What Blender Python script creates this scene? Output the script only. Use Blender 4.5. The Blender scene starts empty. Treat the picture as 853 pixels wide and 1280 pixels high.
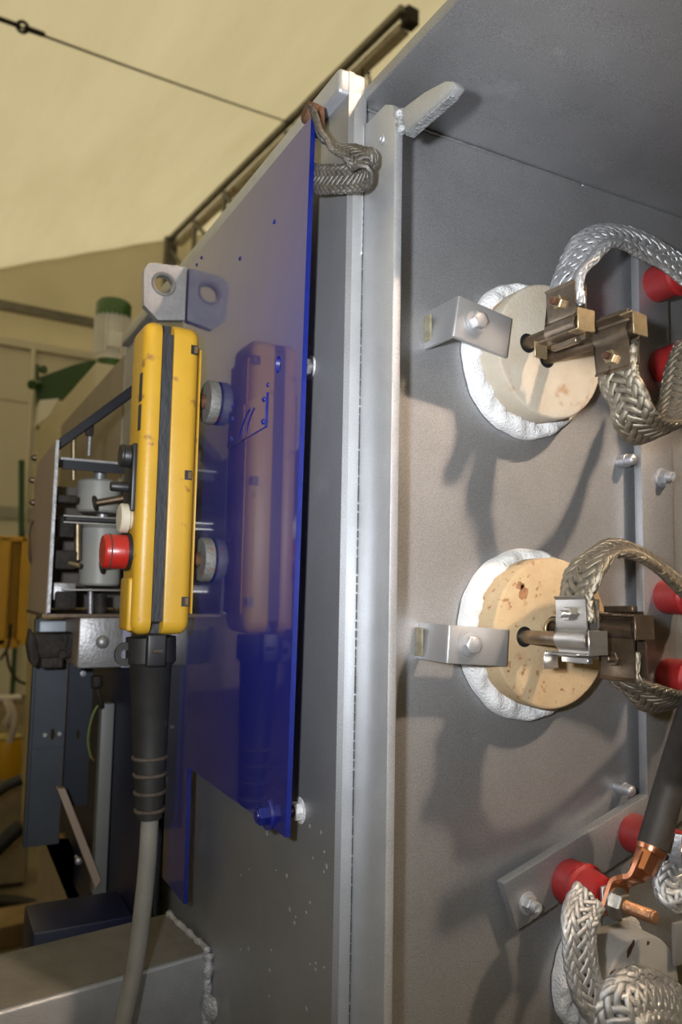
import bpy, bmesh, math, random
import numpy as np
from mathutils import Vector, Matrix
SC = bpy.context.scene
COL = SC.collection
R = math.radians
rnd = random.Random(7)

# ------------------------------------------------------------------ camera
FPX, PCX, PCY = 980.0, 426.5, 640.0
YAW, PITCH, ROLL = R(27.8), R(5.4), 0.019
hh = Vector((math.sin(YAW), math.cos(YAW), 0)); ZUP = Vector((0, 0, 1))
FWD = hh*math.cos(PITCH) + ZUP*math.sin(PITCH)
r0 = Vector((math.cos(YAW), -math.sin(YAW), 0)); u0 = -hh*math.sin(PITCH) + ZUP*math.cos(PITCH)
RGT = r0*math.cos(ROLL) + u0*math.sin(ROLL); UPV = -r0*math.sin(ROLL) + u0*math.cos(ROLL)
CAM = Vector((-.68*math.sin(YAW), -.68*math.cos(YAW), 1.5))
cd = bpy.data.cameras.new('camera'); cam = bpy.data.objects.new('camera', cd); COL.objects.link(cam)
m = Matrix((RGT, UPV, -FWD)).transposed().to_4x4(); m.translation = CAM
cam.matrix_world = m
cd.sensor_fit = 'VERTICAL'; cd.sensor_height = 36; cd.sensor_width = 24
cd.lens = FPX/1280*36; cd.clip_start = .02; cd.clip_end = 200
cd.dof.use_dof = True; cd.dof.focus_distance = .72; cd.dof.aperture_fstop = 6.3
SC.camera = cam

# ------------------------------------------------------------------ light and exposure
w = bpy.data.worlds.new('daylight'); SC.world = w; w.use_nodes = True
w.node_tree.nodes['Background'].inputs[0].default_value = (1, .865, .53, 1)
w.node_tree.nodes['Background'].inputs[1].default_value = 1.3
def area(name, loc, aim, size, power, col, size_y=None):
    l = bpy.data.lights.new(name, 'AREA'); l.energy = power; l.color = col; l.size = size
    if size_y: l.shape = 'RECTANGLE'; l.size_y = size_y
    else: l.shape = 'DISK'
    o = bpy.data.objects.new(name, l); COL.objects.link(o); o.location = loc
    o.rotation_euler = (Vector(aim)-Vector(loc)).to_track_quat('-Z', 'Y').to_euler()
    return o
FL = CAM - RGT*.085 + UPV*.045
fl_ = area('camera_flash', FL, FL + FWD*.9 + RGT*.07 + UPV*.16, .035, 4.6, (.93, .96, 1)); fl_.data.spread = R(112)
hl_ = area('hall_lamp', (1.75, -3.35, 5.2), (.27, 0, 1.70), .32, 2.2, (1, .76, .55)); hl_.data.spread = R(13.5)
SC.view_settings.view_transform = 'Standard'; SC.view_settings.look = 'None'
SC.view_settings.exposure = 0.0; SC.view_settings.gamma = 1.0
SC.view_settings.use_curve_mapping = False

# ------------------------------------------------------------------ measuring: a photo pixel on a real plane of the machine
def ray(px, py): return FWD + RGT*((px-PCX)/FPX) - UPV*((py-PCY)/FPX)
def on(ax, v, px, py):
    d = ray(px, py); return CAM + d*((v-CAM[ax])/d[ax])
def PX(v, px, py): return on(0, v, px, py)
def PY(v, px, py): return on(1, v, px, py)
def PZ(v, px, py): return on(2, v, px, py)

# ------------------------------------------------------------------ materials
def mat(name, col, rough=.5, metal=0., var=.0, vscale=20., col2=None, spot=None, spot_col=(.1,.04,.015), spot_scale=30., bump=0., bscale=300., coat=0., coat_rough=.05, stretch=None, spec=.5, transl=None, grain=0.):
    M = bpy.data.materials.new(name); M.use_nodes = True
    nt = M.node_tree; N = nt.nodes; L = nt.links; b = N['Principled BSDF']
    b.inputs['Base Color'].default_value = (*col, 1); b.inputs['Roughness'].default_value = rough
    b.inputs['Metallic'].default_value = metal; b.inputs['Coat Weight'].default_value = coat
    b.inputs['Coat Roughness'].default_value = coat_rough; b.inputs['Specular IOR Level'].default_value = spec
    tc = N.new('ShaderNodeTexCoord'); src = tc.outputs['Object']
    if stretch:
        mp = N.new('ShaderNodeMapping'); mp.inputs['Scale'].default_value = stretch
        L.new(src, mp.inputs[0]); src = mp.outputs[0]
    out = None
    if var > 0:
        n = N.new('ShaderNodeTexNoise'); n.inputs['Scale'].default_value = vscale; n.inputs['Detail'].default_value = 8
        n.inputs['Roughness'].default_value = .65; L.new(src, n.inputs[0])
        cr = N.new('ShaderNodeValToRGB'); cr.color_ramp.elements[0].position = .3; cr.color_ramp.elements[1].position = .7
        c2 = col2 or tuple(max(0, c*(1-var)) for c in col)
        c1 = col if col2 else tuple(min(1, c*(1+var)) for c in col)
        cr.color_ramp.elements[0].color = (*c2, 1); cr.color_ramp.elements[1].color = (*c1, 1)
        L.new(n.outputs[0], cr.inputs[0]); out = cr.outputs[0]
    if spot:
        n = N.new('ShaderNodeTexNoise'); n.inputs['Scale'].default_value = spot_scale; n.inputs['Detail'].default_value = 6
        L.new(src, n.inputs[0])
        cr = N.new('ShaderNodeValToRGB'); cr.color_ramp.elements[0].position = spot; cr.color_ramp.elements[1].position = min(1, spot+.07)
        L.new(n.outputs[0], cr.inputs[0])
        mx = N.new('ShaderNodeMix'); mx.data_type = 'RGBA'; L.new(cr.outputs[0], mx.inputs[0])
        mx.inputs[6].default_value = (*col, 1)
        if out: L.new(out, mx.inputs[6])
        mx.inputs[7].default_value = (*spot_col, 1); out = mx.outputs[2]
    if grain and out:
        n = N.new('ShaderNodeTexNoise'); n.inputs['Scale'].default_value = 1100; n.inputs['Detail'].default_value = 1
        L.new(src, n.inputs[0]); mr = N.new('ShaderNodeMapRange'); mr.inputs[1].default_value = .3; mr.inputs[2].default_value = .7
        mr.inputs[3].default_value = 1-grain; mr.inputs[4].default_value = 1+grain; L.new(n.outputs[0], mr.inputs[0])
        vm = N.new('ShaderNodeVectorMath'); vm.operation = 'SCALE'; L.new(out, vm.inputs[0]); L.new(mr.outputs[0], vm.inputs[3]); out = vm.outputs[0]
    if out: L.new(out, b.inputs['Base Color'])
    if bump > 0:
        n = N.new('ShaderNodeTexNoise'); n.inputs['Scale'].default_value = bscale; n.inputs['Detail'].default_value = 4
        L.new(src, n.inputs[0]); bp = N.new('ShaderNodeBump'); bp.inputs['Strength'].default_value = bump
        bp.inputs['Distance'].default_value = 1.0/bscale; L.new(n.outputs[0], bp.inputs['Height'])
        L.new(bp.outputs[0], b.inputs['Normal'])
    if transl:
        t = N.new('ShaderNodeBsdfTranslucent'); t.inputs[0].default_value = (*transl, 1)
        if out: L.new(out, t.inputs[0])
        ad = N.new('ShaderNodeMixShader'); ad.inputs[0].default_value = .6
        L.new(b.outputs[0], ad.inputs[1]); L.new(t.outputs[0], ad.inputs[2])
        L.new(ad.outputs[0], N['Material Output'].inputs[0])
    return M
GREY = mat('grey_paint', (.40,.405,.42), .48, .80, .10, 9, spot=.62, spot_col=(.47,.475,.49), spot_scale=10, bump=.16, bscale=1100, grain=.22)
GREYL = mat('grey_paint_light', (.50,.51,.53), .46, .68, .08, 25, bump=.15, bscale=900, grain=.12)
GREYT = mat('grey_paint_bracket', (.46,.46,.47), .44, .7, .05, 30, spot=.72, spot_col=(.25,.24,.23), spot_scale=60, bump=.15, bscale=900)
WELD = mat('weld_bead', (.42,.43,.45), .45, .4, .2, 120, bump=.9, bscale=350)
CUT = mat('flame_cut_edge', (.30,.31,.32), .5, .4, .3, 150, bump=1., bscale=450)
SEAM = mat('seam_dirt', (.06,.055,.05), .9, 0, .6, 200)
BLUE = mat('blue_gloss_paint', (.005,.009,.145), .34, 0, .10, 12, bump=.012, bscale=40, coat=1., coat_rough=.045, spec=.6)
BLUEE = mat('blue_edge_paint', (.003,.009,.12), .35, 0, .2, 120, coat=.6, coat_rough=.2)
NAVY = mat('dark_blue_paint', (.003,.005,.030), .5, 0, .1, 20, coat=.1, coat_rough=.15)
YEL = mat('yellow_plastic', (.50,.285,.022), .42, 0, .06, 18, spot=.655, spot_col=(.27,.13,.035), spot_scale=46, bump=.05, bscale=200)
BLK = mat('black_plastic', (.012,.012,.013), .45, 0, .3, 60)
RUB = mat('black_rubber', (.016,.015,.014), .55, 0, .35, 45, spot=.66, spot_col=(.05,.04,.03), spot_scale=90, bump=.05, bscale=300)
RUBD = mat('dusty_rubber', (.055,.042,.032), .75, 0, .4, 60, bump=.2, bscale=300)
SEAL = mat('seal_rubber', (.022,.023,.026), .6, 0, .4, 30, bump=.25, bscale=200, stretch=(1,1,.3))
RED = mat('red_plastic', (.36,.016,.012), .32, 0, .1, 30, bump=.05, bscale=200)
REDI = mat('red_insulator', (.30,.015,.016), .42, 0, .15, 40, spot=.66, spot_col=(.22,.09,.08), spot_scale=35, bump=.08, bscale=150)
WHT = mat('white_plastic', (.52,.47,.37), .4, 0, .05, 30)
CABLE = mat('grey_cable', (.18,.17,.15), .5, 0, .15, 40, spot=.72, spot_col=(.06,.055,.05), spot_scale=60)
MAGN = mat('worn_steel', (.17,.165,.155), .6, .3, .3, 60, spot=.63, spot_col=(.28,.12,.05), spot_scale=110, bump=.4, bscale=300)
ZINC = mat('zinc_steel', (.36,.36,.37), .42, .6, .2, 30, spot=.7, spot_col=(.28,.27,.27), spot_scale=60, bump=.15, bscale=200)
ZINCB = mat('bluish_galvanised', (.06,.070,.086), .5, .4, .15, 14)
STEEL = mat('bare_steel', (.50,.48,.45), .30, .9, .15, 40, bump=.06, bscale=500, stretch=(1,1,4))
STEELB = mat('browned_steel', (.27,.215,.16), .36, .85, .35, 35, spot=.66, spot_col=(.10,.06,.035), spot_scale=50, bump=.1, bscale=400)
DARKB = mat('heat_dark_steel', (.13,.095,.065), .42, .8, .4, 40, bump=.1, bscale=400)
BRASS = mat('brassy_steel', (.42,.33,.20), .42, .8, .25, 60, bump=.08, bscale=300)
RUST = mat('rusty_steel', (.10,.045,.022), .8, .2, .5, 90, bump=.6, bscale=350)
BRAIDL = mat('tinned_braid', (.50,.505,.52), .36, .7, .25, 160, bump=.6, bscale=1600)
BRAIDT = mat('tarnished_braid', (.28,.245,.19), .40, .8, .3, 160, bump=.6, bscale=1600)
BRAIDD = mat('dark_braid', (.15,.14,.125), .5, .7, .45, 120, bump=.6, bscale=1600)
COPPER = mat('copper', (.72,.30,.16), .25, .95, .15, 40, bump=.05, bscale=200)
COPTH = mat('copper_rust_thread', (.42,.22,.12), .45, .7, .3, 80, bump=.3, bscale=500)
CERW = mat('ceramic_white', (.46,.42,.35), .75, 0, .10, 22, col2=(.38,.32,.24), spot=.61, spot_col=(.34,.22,.12), spot_scale=30, bump=.25, bscale=350)
CERT = mat('ceramic_tan', (.46,.36,.22), .75, 0, .12, 24, col2=(.38,.26,.14), spot=.61, spot_col=(.27,.13,.055), spot_scale=120, bump=.25, bscale=350)
CERG = mat('ceramic_grey', (.34,.33,.31), .75, 0, .08, 30, spot=.70, spot_col=(.20,.06,.02), spot_scale=30, bump=.15, bscale=350)
STAIN = mat('rust_stain', (.27,.13,.06), .8, 0, .35, 150)
WOOL = mat('ceramic_wool', (.66,.66,.66), .95, 0, .06, 60, bump=.9, bscale=420)
FABRIC = mat('tent_fabric', (.76,.735,.66), .7, 0, .06, .9, col2=(.66,.62,.53), spot=.66, spot_col=(.66,.58,.44), spot_scale=.35, bump=.6, bscale=2.2, stretch=(1,.28,1), transl=(.70,.66,.54))
WALLO = mat('hall_side_dimmed', (.12,.11,.095), .8, 0, .15, 1.2)  # unseen side walls and right roof, coloured dark to cut ambient light
WALLF = mat('wall_fabric', (.60,.56,.46), .7, 0, .05, 1.5, transl=(.5,.47,.38))
PANEL = mat('cream_wall_panel', (.72,.68,.57), .55, 0, .04, 2)
FLOOR = mat('concrete_floor', (.16,.13,.075), .8, 0, .4, 2.5, bump=.2, bscale=40)
TRUSS = mat('truss_steel', (.20,.19,.165), .5, .5, .25, 6)
TRUSSL = mat('rail_steel', (.60,.55,.47), .45, .4, .25, 5, spot=.62, spot_col=(.38,.20,.10), spot_scale=7)
CREAM = mat('cream_machine_paint', (.55,.47,.29), .5, 0, .08, 5, spot=.72, spot_col=(.3,.22,.1), spot_scale=14)
CREAML = mat('cream_motor_paint', (.74,.70,.58), .4, 0, .05, 10, coat=.3)
GRN = mat('green_paint', (.028,.075,.014), .45, 0, .12, 8, coat=.3)
GRNP = mat('green_cap_paint', (.045,.12,.022), .4, 0, .1, 10, coat=.3)
SAFY = mat('safety_yellow', (.72,.40,.008), .45, 0, .08, 10)
BROWNP = mat('brown_grey_plate', (.36,.275,.22), .5, .1, .12, 9, stretch=(1,1,.3))
DIRTY = mat('dirty_iron', (.034,.028,.024), .7, .3, .5, 40, bump=.4, bscale=150)
BEAMT = mat('beam_grey', (.34,.35,.37), .5, .6, .15, 14, spot=.66, spot_col=(.22,.2,.18), spot_scale=16, bump=.3, bscale=500)
BEAMD = mat('beam_dusty_top', (.12,.11,.095), .85, 0, .3, 12, spot=.66, spot_col=(.10,.09,.075), spot_scale=30, bump=.3, bscale=300)
MILKY = mat('milky_plastic', (.36,.355,.33), .45, 0, .08, 25)
WOODB = mat('brown_timber', (.26,.17,.07), .7, 0, .3, 12, stretch=(1,1,.1))
EARTHY = mat('earth_wire', (.13,.16,.03), .5)
GREYBOX = mat('grey_duct', (.17,.18,.175), .5, 0, .06, 20)

# ------------------------------------------------------------------ mesh tools
def frame(d):
    d = Vector(d).normalized(); a = Vector((0,0,1)) if abs(d.z) < .9 else Vector((1,0,0))
    x = d.cross(a).normalized(); return x, d.cross(x).normalized(), d
class MB:
    def __init__(s): s.bm = bmesh.new()
    def add(s, t):
        me = bpy.data.meshes.new('t'); t.to_mesh(me); t.free(); s.bm.from_mesh(me); bpy.data.meshes.remove(me)
    def poly(s, pts, vec, bev=0, seg=2):
        """extrude a 3-D polygon along vec"""
        t = bmesh.new(); vec = Vector(vec)
        a = [t.verts.new(Vector(p)) for p in pts]; b = [t.verts.new(Vector(p)+vec) for p in pts]
        t.faces.new(a); t.faces.new(b[::-1]); n = len(a)
        for i in range(n): t.faces.new((a[i], b[i], b[(i+1)%n], a[(i+1)%n]))
        bmesh.ops.recalc_face_normals(t, faces=t.faces)
        if bev: bmesh.ops.bevel(t, geom=t.edges[:], offset=bev, segments=seg, affect='EDGES', profile=.5)
        s.add(t); return s
    def box(s, x0, x1, y0, y1, z0, z1, bev=0, seg=2):
        return s.poly([(x0,y0,z0),(x1,y0,z0),(x1,y1,z0),(x0,y1,z0)], (0,0,z1-z0), bev, seg)
    def obox(s, c, ax, ay, az, sx, sy, sz, bev=0, seg=2):
        c = Vector(c); ax, ay, az = (Vector(v).normalized() for v in (ax,ay,az))
        p = [c+ax*(i*sx/2)+ay*(j*sy/2)-az*(sz/2) for i,j in ((-1,-1),(1,-1),(1,1),(-1,1))]
        return s.poly(p, az*sz, bev, seg)
    def lathe(s, p, d, prof, n=28, squash=None):
        """prof: (height along d, radius); open profile, ends capped when r>0"""
        p = Vector(p); x, y, d = frame(d); t = s.bm; rings = []
        for h, r in prof:
            if r <= 1e-6: rings.append([t.verts.new(p+d*h)])
            else: rings.append([t.verts.new(p+d*h+x*(r*math.cos(2*math.pi*i/n))+y*(r*math.sin(2*math.pi*i/n))) for i in range(n)])
        for a, b in zip(rings, rings[1:]):
            for i in range(n):
                j = (i+1)%n
                if len(a) == 1 and len(b) == 1: continue
                if len(a) == 1: t.faces.new((a[0], b[j], b[i]))
                elif len(b) == 1: t.faces.new((a[i], a[j], b[0]))
                else: t.faces.new((a[i], a[j], b[j], b[i]))
        if len(rings[0]) > 1: t.faces.new(rings[0][::-1])
        if len(rings[-1]) > 1: t.faces.new(rings[-1])
        return s
    def cyl(s, p0, p1, r, r1=None, n=24, ch=0):
        p0 = Vector(p0); p1 = Vector(p1); L = (p1-p0).length; r1 = r if r1 is None else r1
        pr = [(0, r-ch), (ch, r), (L-ch, r1), (L, r1-ch)] if ch else [(0, r), (L, r1)]
        return s.lathe(p0, p1-p0, pr, n)
    def hexa(s, p, d, r, h, dome=.0):
        s.lathe(p, d, [(0, r*.98), (h*.85, r), (h, r*.86)], 6)
        return s
    def tube(s, pts, r, n=10):
        pts = [Vector(q) for q in pts]; t = s.bm; rings = []; prev = None
        for i, q in enumerate(pts):
            d = (pts[min(i+1, len(pts)-1)]-pts[max(i-1, 0)]).normalized()
            if prev is None: x = frame(d)[0]
            else: x = (prev-d*prev.dot(d)).normalized()
            prev = x; y = d.cross(x); rr = r[i] if isinstance(r, (list, tuple)) else r
            rings.append([t.verts.new(q+x*(rr*math.cos(2*math.pi*k/n))+y*(rr*math.sin(2*math.pi*k/n))) for k in range(n)])
        for a, b in zip(rings, rings[1:]):
            for k in range(n): t.faces.new((a[k], a[(k+1)%n], b[(k+1)%n], b[k]))
        t.faces.new(rings[0][::-1]); t.faces.new(rings[-1]); return s
    def torus(s, c, d, R_, r, n=36, k=10):
        x, y, d = frame(d); c = Vector(c); t = s.bm; rings = []
        for i in range(n):
            a = 2*math.pi*i/n; e = x*math.cos(a)+y*math.sin(a)
            rings.append([t.verts.new(c+e*(R_+r*math.cos(2*math.pi*j/k))+d*(r*math.sin(2*math.pi*j/k))) for j in range(k)])
        for i in range(n):
            a, b = rings[i], rings[(i+1)%n]
            for j in range(k): t.faces.new((a[j], b[j], b[(j+1)%k], a[(j+1)%k]))
        return s
    def plate_holes(s, outer, holes, ax_u, ax_v, o, vec, n=28):
        """flat plate with round holes: outer polygon (u,v) list, holes (u,v,r[,r2]); extruded along vec"""
        t = bmesh.new(); o = Vector(o); U_ = Vector(ax_u); V_ = Vector(ax_v); ed = []
        loops = [outer]+[[(h[0]+h[2]*math.cos(2*math.pi*i/n), h[1]+(h[3] if len(h) > 3 else h[2])*math.sin(2*math.pi*i/n)) for i in range(n)] for h in holes]
        for lp in loops:
            vs = [t.verts.new(o+U_*u+V_*v) for u, v in lp]
            ed += [t.edges.new((vs[i], vs[(i+1)%len(vs)])) for i in range(len(vs))]
        bmesh.ops.triangle_fill(t, edges=ed, use_beauty=True, use_dissolve=False)
        r = bmesh.ops.extrude_face_region(t, geom=t.faces[:])
        bmesh.ops.translate(t, vec=Vector(vec), verts=[v for v in r['geom'] if isinstance(v, bmesh.types.BMVert)])
        bmesh.ops.recalc_face_normals(t, faces=t.faces)
        s.add(t); return s
    def build(s, name, material, parent=None, sharp=40, recalc=True):
        if recalc: bmesh.ops.recalc_face_normals(s.bm, faces=s.bm.faces)
        me = bpy.data.meshes.new(name)
        if parent is not None:
            org = Vector(parent['org'])
        else:
            c = [v.co for v in s.bm.verts]
            org = Vector(((min(v.x for v in c)+max(v.x for v in c))/2, (min(v.y for v in c)+max(v.y for v in c))/2, min(v.z for v in c)))
        bmesh.ops.translate(s.bm, vec=-org, verts=s.bm.verts)
        s.bm.to_mesh(me); s.bm.free()
        for p in me.polygons: p.use_smooth = True
        me.set_sharp_from_angle(angle=R(sharp))
        me.materials.append(material)
        o = bpy.data.objects.new(name, me); COL.objects.link(o)
        if parent is not None: o.parent = parent
        else: o.location = org
        o['org'] = list(org)
        ORGS.append(o)
        return o
ORGS = []
def tag(o, label, cat, group=None):
    o['label'] = label; o['category'] = cat
    if group: o['group'] = group
    return o
def thing(name, label, cat, loc, group=None):
    o = bpy.data.objects.new(name, None); COL.objects.link(o); o.location = loc; o['org'] = list(loc)
    o.empty_display_size = .03; ORGS.append(o)
    return tag(o, label, cat, group)
def struct(o):
    o['kind'] = 'structure'; return o
def lab(o, t): o['label'] = t; return o

# ------------------------------------------------------------------ the hall (setting)
HA = R(5.2)
HD = Vector((-math.sin(HA), math.cos(HA), 0)); GD = Vector((math.cos(HA), math.sin(HA), 0))
def hall(g, d, z):                                      # g across the hall, d along it from the camera's spot
    p = CAM + GD*g + HD*d; p.z = z; return p
SL = .4386; Z0 = 5.64; G0 = 1.64
def roof_z(g): return Z0 + SL*(g-G0)
RIDGE, GL, GR = 7.2, -3.2, 17.6
def fab(name, pts, M, vec):
    return struct(MB().poly(pts, vec).build(name, M))
def sag(name, g0, g1, sgn):
    mb = MB(); t = mb.bm; NX, NY = 150, 130; rows = []
    for j in range(NY+1):
        d = -8 + (11.15+8)*j/NY; row = []
        for i in range(NX+1):
            g = g0+(g1-g0)*i/NX
            z = roof_z(g) if sgn > 0 else roof_z(RIDGE)-SL*(g-RIDGE)
            bay = ((d+8) % 5.0)/5.0
            dp = abs(d-4.95); z += .016*math.exp(-dp/.45)*math.sin(g*26+2*math.sin(g*5)) + .010*math.exp(-abs(d-8.0)/.5)*math.sin(g*19+1.3*math.sin(g*4))
            z += .05*math.sin(math.pi*bay) + .012*math.sin(g*9+d*.7)*math.sin(math.pi*bay)
            row.append(t.verts.new(hall(g, d, z)))
        rows.append(row)
    for a, b in zip(rows, rows[1:]):
        for i in range(NX): t.faces.new((a[i], a[i+1], b[i+1], b[i]))
    return struct(mb.build(name, FABRIC, sharp=80))
ceiling = sag('ceiling', GL, RIDGE, 1)
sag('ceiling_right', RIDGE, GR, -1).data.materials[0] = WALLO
floor = fab('floor', [hall(GL,-8,0), hall(GR,-8,0), hall(GR,11.2,0), hall(GL,11.2,0)], FLOOR, (0,0,-.2))
DW = 11.0
wall = fab('wall_far', [hall(GL,DW+.1,0), hall(GR,DW+.1,0), hall(GR,DW+.1,roof_z(GL)+.2), hall(RIDGE,DW+.1,roof_z(RIDGE)+.1), hall(GL,DW+.1,roof_z(GL)+.1)], WALLF, HD*.05)
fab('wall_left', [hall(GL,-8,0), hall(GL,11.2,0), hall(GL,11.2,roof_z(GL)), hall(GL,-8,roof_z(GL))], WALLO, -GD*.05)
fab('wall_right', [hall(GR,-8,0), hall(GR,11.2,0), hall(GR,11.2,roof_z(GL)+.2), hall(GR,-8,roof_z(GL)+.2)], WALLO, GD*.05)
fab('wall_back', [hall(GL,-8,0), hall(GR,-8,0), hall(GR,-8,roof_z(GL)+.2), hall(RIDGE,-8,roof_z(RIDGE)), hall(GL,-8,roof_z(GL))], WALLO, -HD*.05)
# cream sandwich panels of the far wall, one object each
for i in range(5):
    g = -2.27 + i*1.1
    for k, (z0, z1) in enumerate(((0, 1.55), (1.56, 3.86), (3.87, 4.6))):
        p = MB().poly([hall(g,DW,z0), hall(g+2.18*.5,DW,z0), hall(g+2.18*.5,DW,z1), hall(g,DW,z1)], HD*.08, .006, 1).build('wall_panel', PANEL, wall)
tr = MB().poly([hall(GL,DW-.05,5.08), hall(6,DW-.05,5.08), hall(6,DW-.05,5.2), hall(GL,DW-.05,5.2)], HD*.1).build('trim_1', TRUSS); struct(tr)
tr = MB().poly([hall(GL,DW-.03,2.3), hall(2.6,DW-.03,2.3), hall(2.6,DW-.03,2.46), hall(GL,DW-.03,2.46)], HD*.03).build('trim_2', mat('grey_rail', (.42,.41,.37), .5, .2, .1, 5)); struct(tr)
tr = MB().cyl(hall(2.12,DW-.04,0), hall(2.12,DW-.04,4.62), .035).build('trim_3', PANEL); struct(tr)
tr = MB().poly([hall(GL,DW-.05,4.6), hall(6,DW-.05,4.6), hall(6,DW-.05,4.7), hall(GL,DW-.05,4.7)], HD*.14).build('trim_4', PANEL); struct(tr)

# roof truss along the hall
GT, ZT = 3.96, 6.63
tz = thing('roof_truss', 'long grey steel roof truss running under the cream tent ceiling', 'truss', hall(GT, 5, ZT-.9))
MB().poly([hall(GT-.06,5.2,ZT-.05), hall(GT+.01,5.2,ZT-.05), hall(GT+.01,5.2,ZT+.01), hall(GT-.06,5.2,ZT+.01)], HD*5.7).build('top_chord', TRUSS, tz)
MB().poly([hall(GT+.02,5.32,ZT-.13), hall(GT+.14,5.32,ZT-.13), hall(GT+.14,5.32,ZT-.05), hall(GT+.02,5.32,ZT-.05)], HD*5.5, .01, 1).build('side_rail', TRUSSL, tz)
MB().poly([hall(GT-.04,5.6,ZT-1.02), hall(GT+.06,5.6,ZT-1.02), hall(GT+.06,5.6,ZT-.92), hall(GT-.04,5.6,ZT-.92)], HD*5.4).build('bottom_chord', TRUSS, tz)
for d in (7.35, 9.0, 10.0):
    MB().cyl(hall(GT, d, ZT-.95), hall(GT, d, ZT-.1), .035, n=12).build('vertical_strut', TRUSS, tz)
for d0, d1 in ((8.2, 9.0), (9.0, 10.0), (10.0, 11)):
    MB().cyl(hall(GT, d0, ZT-.95), hall(GT, d1, ZT-.1), .03, n=12).build('diagonal_strut', TRUSS, tz)
MB().poly([hall(GT-.10,10.85,0), hall(GT+.08,10.85,0), hall(GT+.08,10.85,ZT), hall(GT-.10,10.85,ZT)], HD*.1).build('end_post', TRUSS, tz)
# ceiling seam webbing (purlin shadows are real: a strap sewn under the fabric)
# chain hanging from the truss
ch = MB()
MB().poly([hall(GT,5.16,ZT-.14), hall(GT+.13,5.16,ZT-.14), hall(GT+.13,5.16,ZT+.02), hall(GT,5.16,ZT+.02)], HD*.12, .01, 1).build('end_bracket', DIRTY, tz)
cp = hall(GT+.04, 5.92, ZT-.14)
for s_ in (0, 1):
    for i in range(9):
        off = GD*(s_*(.10-.006*abs(i-5))) ; c = cp+off+Vector((0,0,-.028-.05*i))
        ch.torus(c, (HD if i % 2 else GD), .02, .007, 14, 6)
tag(ch.build('hanging_chain', DIRTY), 'dark steel chain loop hanging from the roof truss above the grey corner post', 'chain')
wp0, wp1 = Vector((-.38,4.56,5.05)), Vector((3.45,7.34,6.83))
wr = thing('bracing_wire', 'thin dark bracing wire stretched diagonally under the tent ceiling', 'wire', wp0)
MB().tube([wp0+(wp1-wp0)*(i/20)+Vector((0,0,-.02*math.sin(math.pi*i/20))) for i in range(21)], .009, 8).build('wire', DIRTY, wr)
q = PX(-.12, 20, 18); dd = (wp1-wp0).normalized(); tpos = wp0+dd*.56
lab(MB().torus(tpos, (0,.5,.8), .034, .012).tube([tpos+dd*.03, tpos+dd*.19], .02, 8).tube([tpos-dd*.3, tpos-dd*.03], .017, 8).build('turnbuckle', DIRTY, wr), 'dark ring turnbuckle near the wire end')

# ------------------------------------------------------------------ furnace housing (the grey machine)
YP = .012                                               # plane of the recessed front panel
F = thing('furnace_housing', 'big grey painted steel furnace housing with a vertical corner post and overhanging hood', 'furnace', (.5, .9, 0))
MB().box(0, .006, .0, .90, .35, 1.972).build('side_plate', GREY, F)
MB().box(-.002, .006, .904, 1.7, .35, 1.938, .001, 1).build('rear_side_plate', mat('beige_reflection_plate', (.33,.27,.20), .55, .1, .12, 8), F)  # beige stands for lit tone and cream reflected in the blue plate
MB().box(.004, .02, 0, .012, .35, 1.955, .0022, 3).build('corner_post', GREYL, F)
MB().box(.016, 1.3, YP, YP+.006, .35, 1.9492).build('front_panel', GREY, F)
MB().box(.006, 1.3, 1.69, 1.7, .35, 1.938).build('rear_plate', GREY, F)
MB().box(.007, 1.3, .018, .90, 1.955, 1.968).build('top_plate', GREY, F)
MB().box(1.29, 1.3, .018, 1.7, .35, 1.955).build('end_plate', GREY, F)
MB().box(.01, 1.29, .02, 1.69, .0, .35).build('base_frame', NAVY, F)
# top flange lying along the housing edge and its rounded front block
MB().box(-.010, .02, .001, .90, 1.950, 1.974, .004, 3).build('top_flange', GREYL, F)
# upright bar standing on edge in front of the post
bar = MB().poly([(.0172,.002,.35),(.0172,.002,1.925),(.0172,-.036,1.925),(.0172,-.048,1.918),(.0172,-.054,1.905),(.0172,-.054,.35)], (.0080,0,0), .0012, 2).build('upright_bar', GREYL, F)
sp = PX(.0168, 478, 174)
MB().lathe(sp, (-1,0,0), [(0,.0045),(.0012,.004),(.0016,.002),(.0006,.0018)], 14).build('plug_screw', GREYL, F)
# caulked seam
sm = MB()
for i in range(120):
    z = .95+i*.0079
    sm.box(.0164, .0171, -.0003-.0005*rnd.random(), .001, z, z+.0060+.0020*rnd.random())
o = sm.build('seam_filler', SEAM, F); o['kind'] = 'stuff'
# weld drips down the post edge
# latch tab projecting towards us at the bar head
tp = [PX(.0170, *q) for q in ((502,136),(530,115),(556,101),(566,101),(570,108),(564,116),(506,166))]
MB().poly(tp, (.0095,0,0), .0016, 2).build('latch_tab', GREYL, F)
lo = [PX(.0172, *q) for q in ((507,167),(563,117),(568,112))]
MB().poly([lo[0]+Vector((0,0,.0004)), lo[1]+Vector((0,0,.0004)), lo[1]-Vector((0,0,.0016)), lo[0]-Vector((0,0,.0016))], (.0088,0,0), .0004, 1).build('cut_edge', CUT, F)
def bead(name, p0, p1, r, n, parent, M=WELD, jit=.35):
    mb = MB(); p0 = Vector(p0); p1 = Vector(p1)
    pts = []; rr = []
    for i in range(n+1):
        t = i/n; pts.append(p0.lerp(p1, t)+Vector((rnd.uniform(-1,1), rnd.uniform(-1,1), rnd.uniform(-1,1)))*r*jit*.5)
        rr.append(r*(1+jit*rnd.uniform(-1,1)))
    return mb.tube(pts, rr, 8).build(name, M, parent, sharp=180)
bead('weld_bead', PX(.021, 500, 140), PX(.021, 503, 164), .0042, 7, F)
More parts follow.
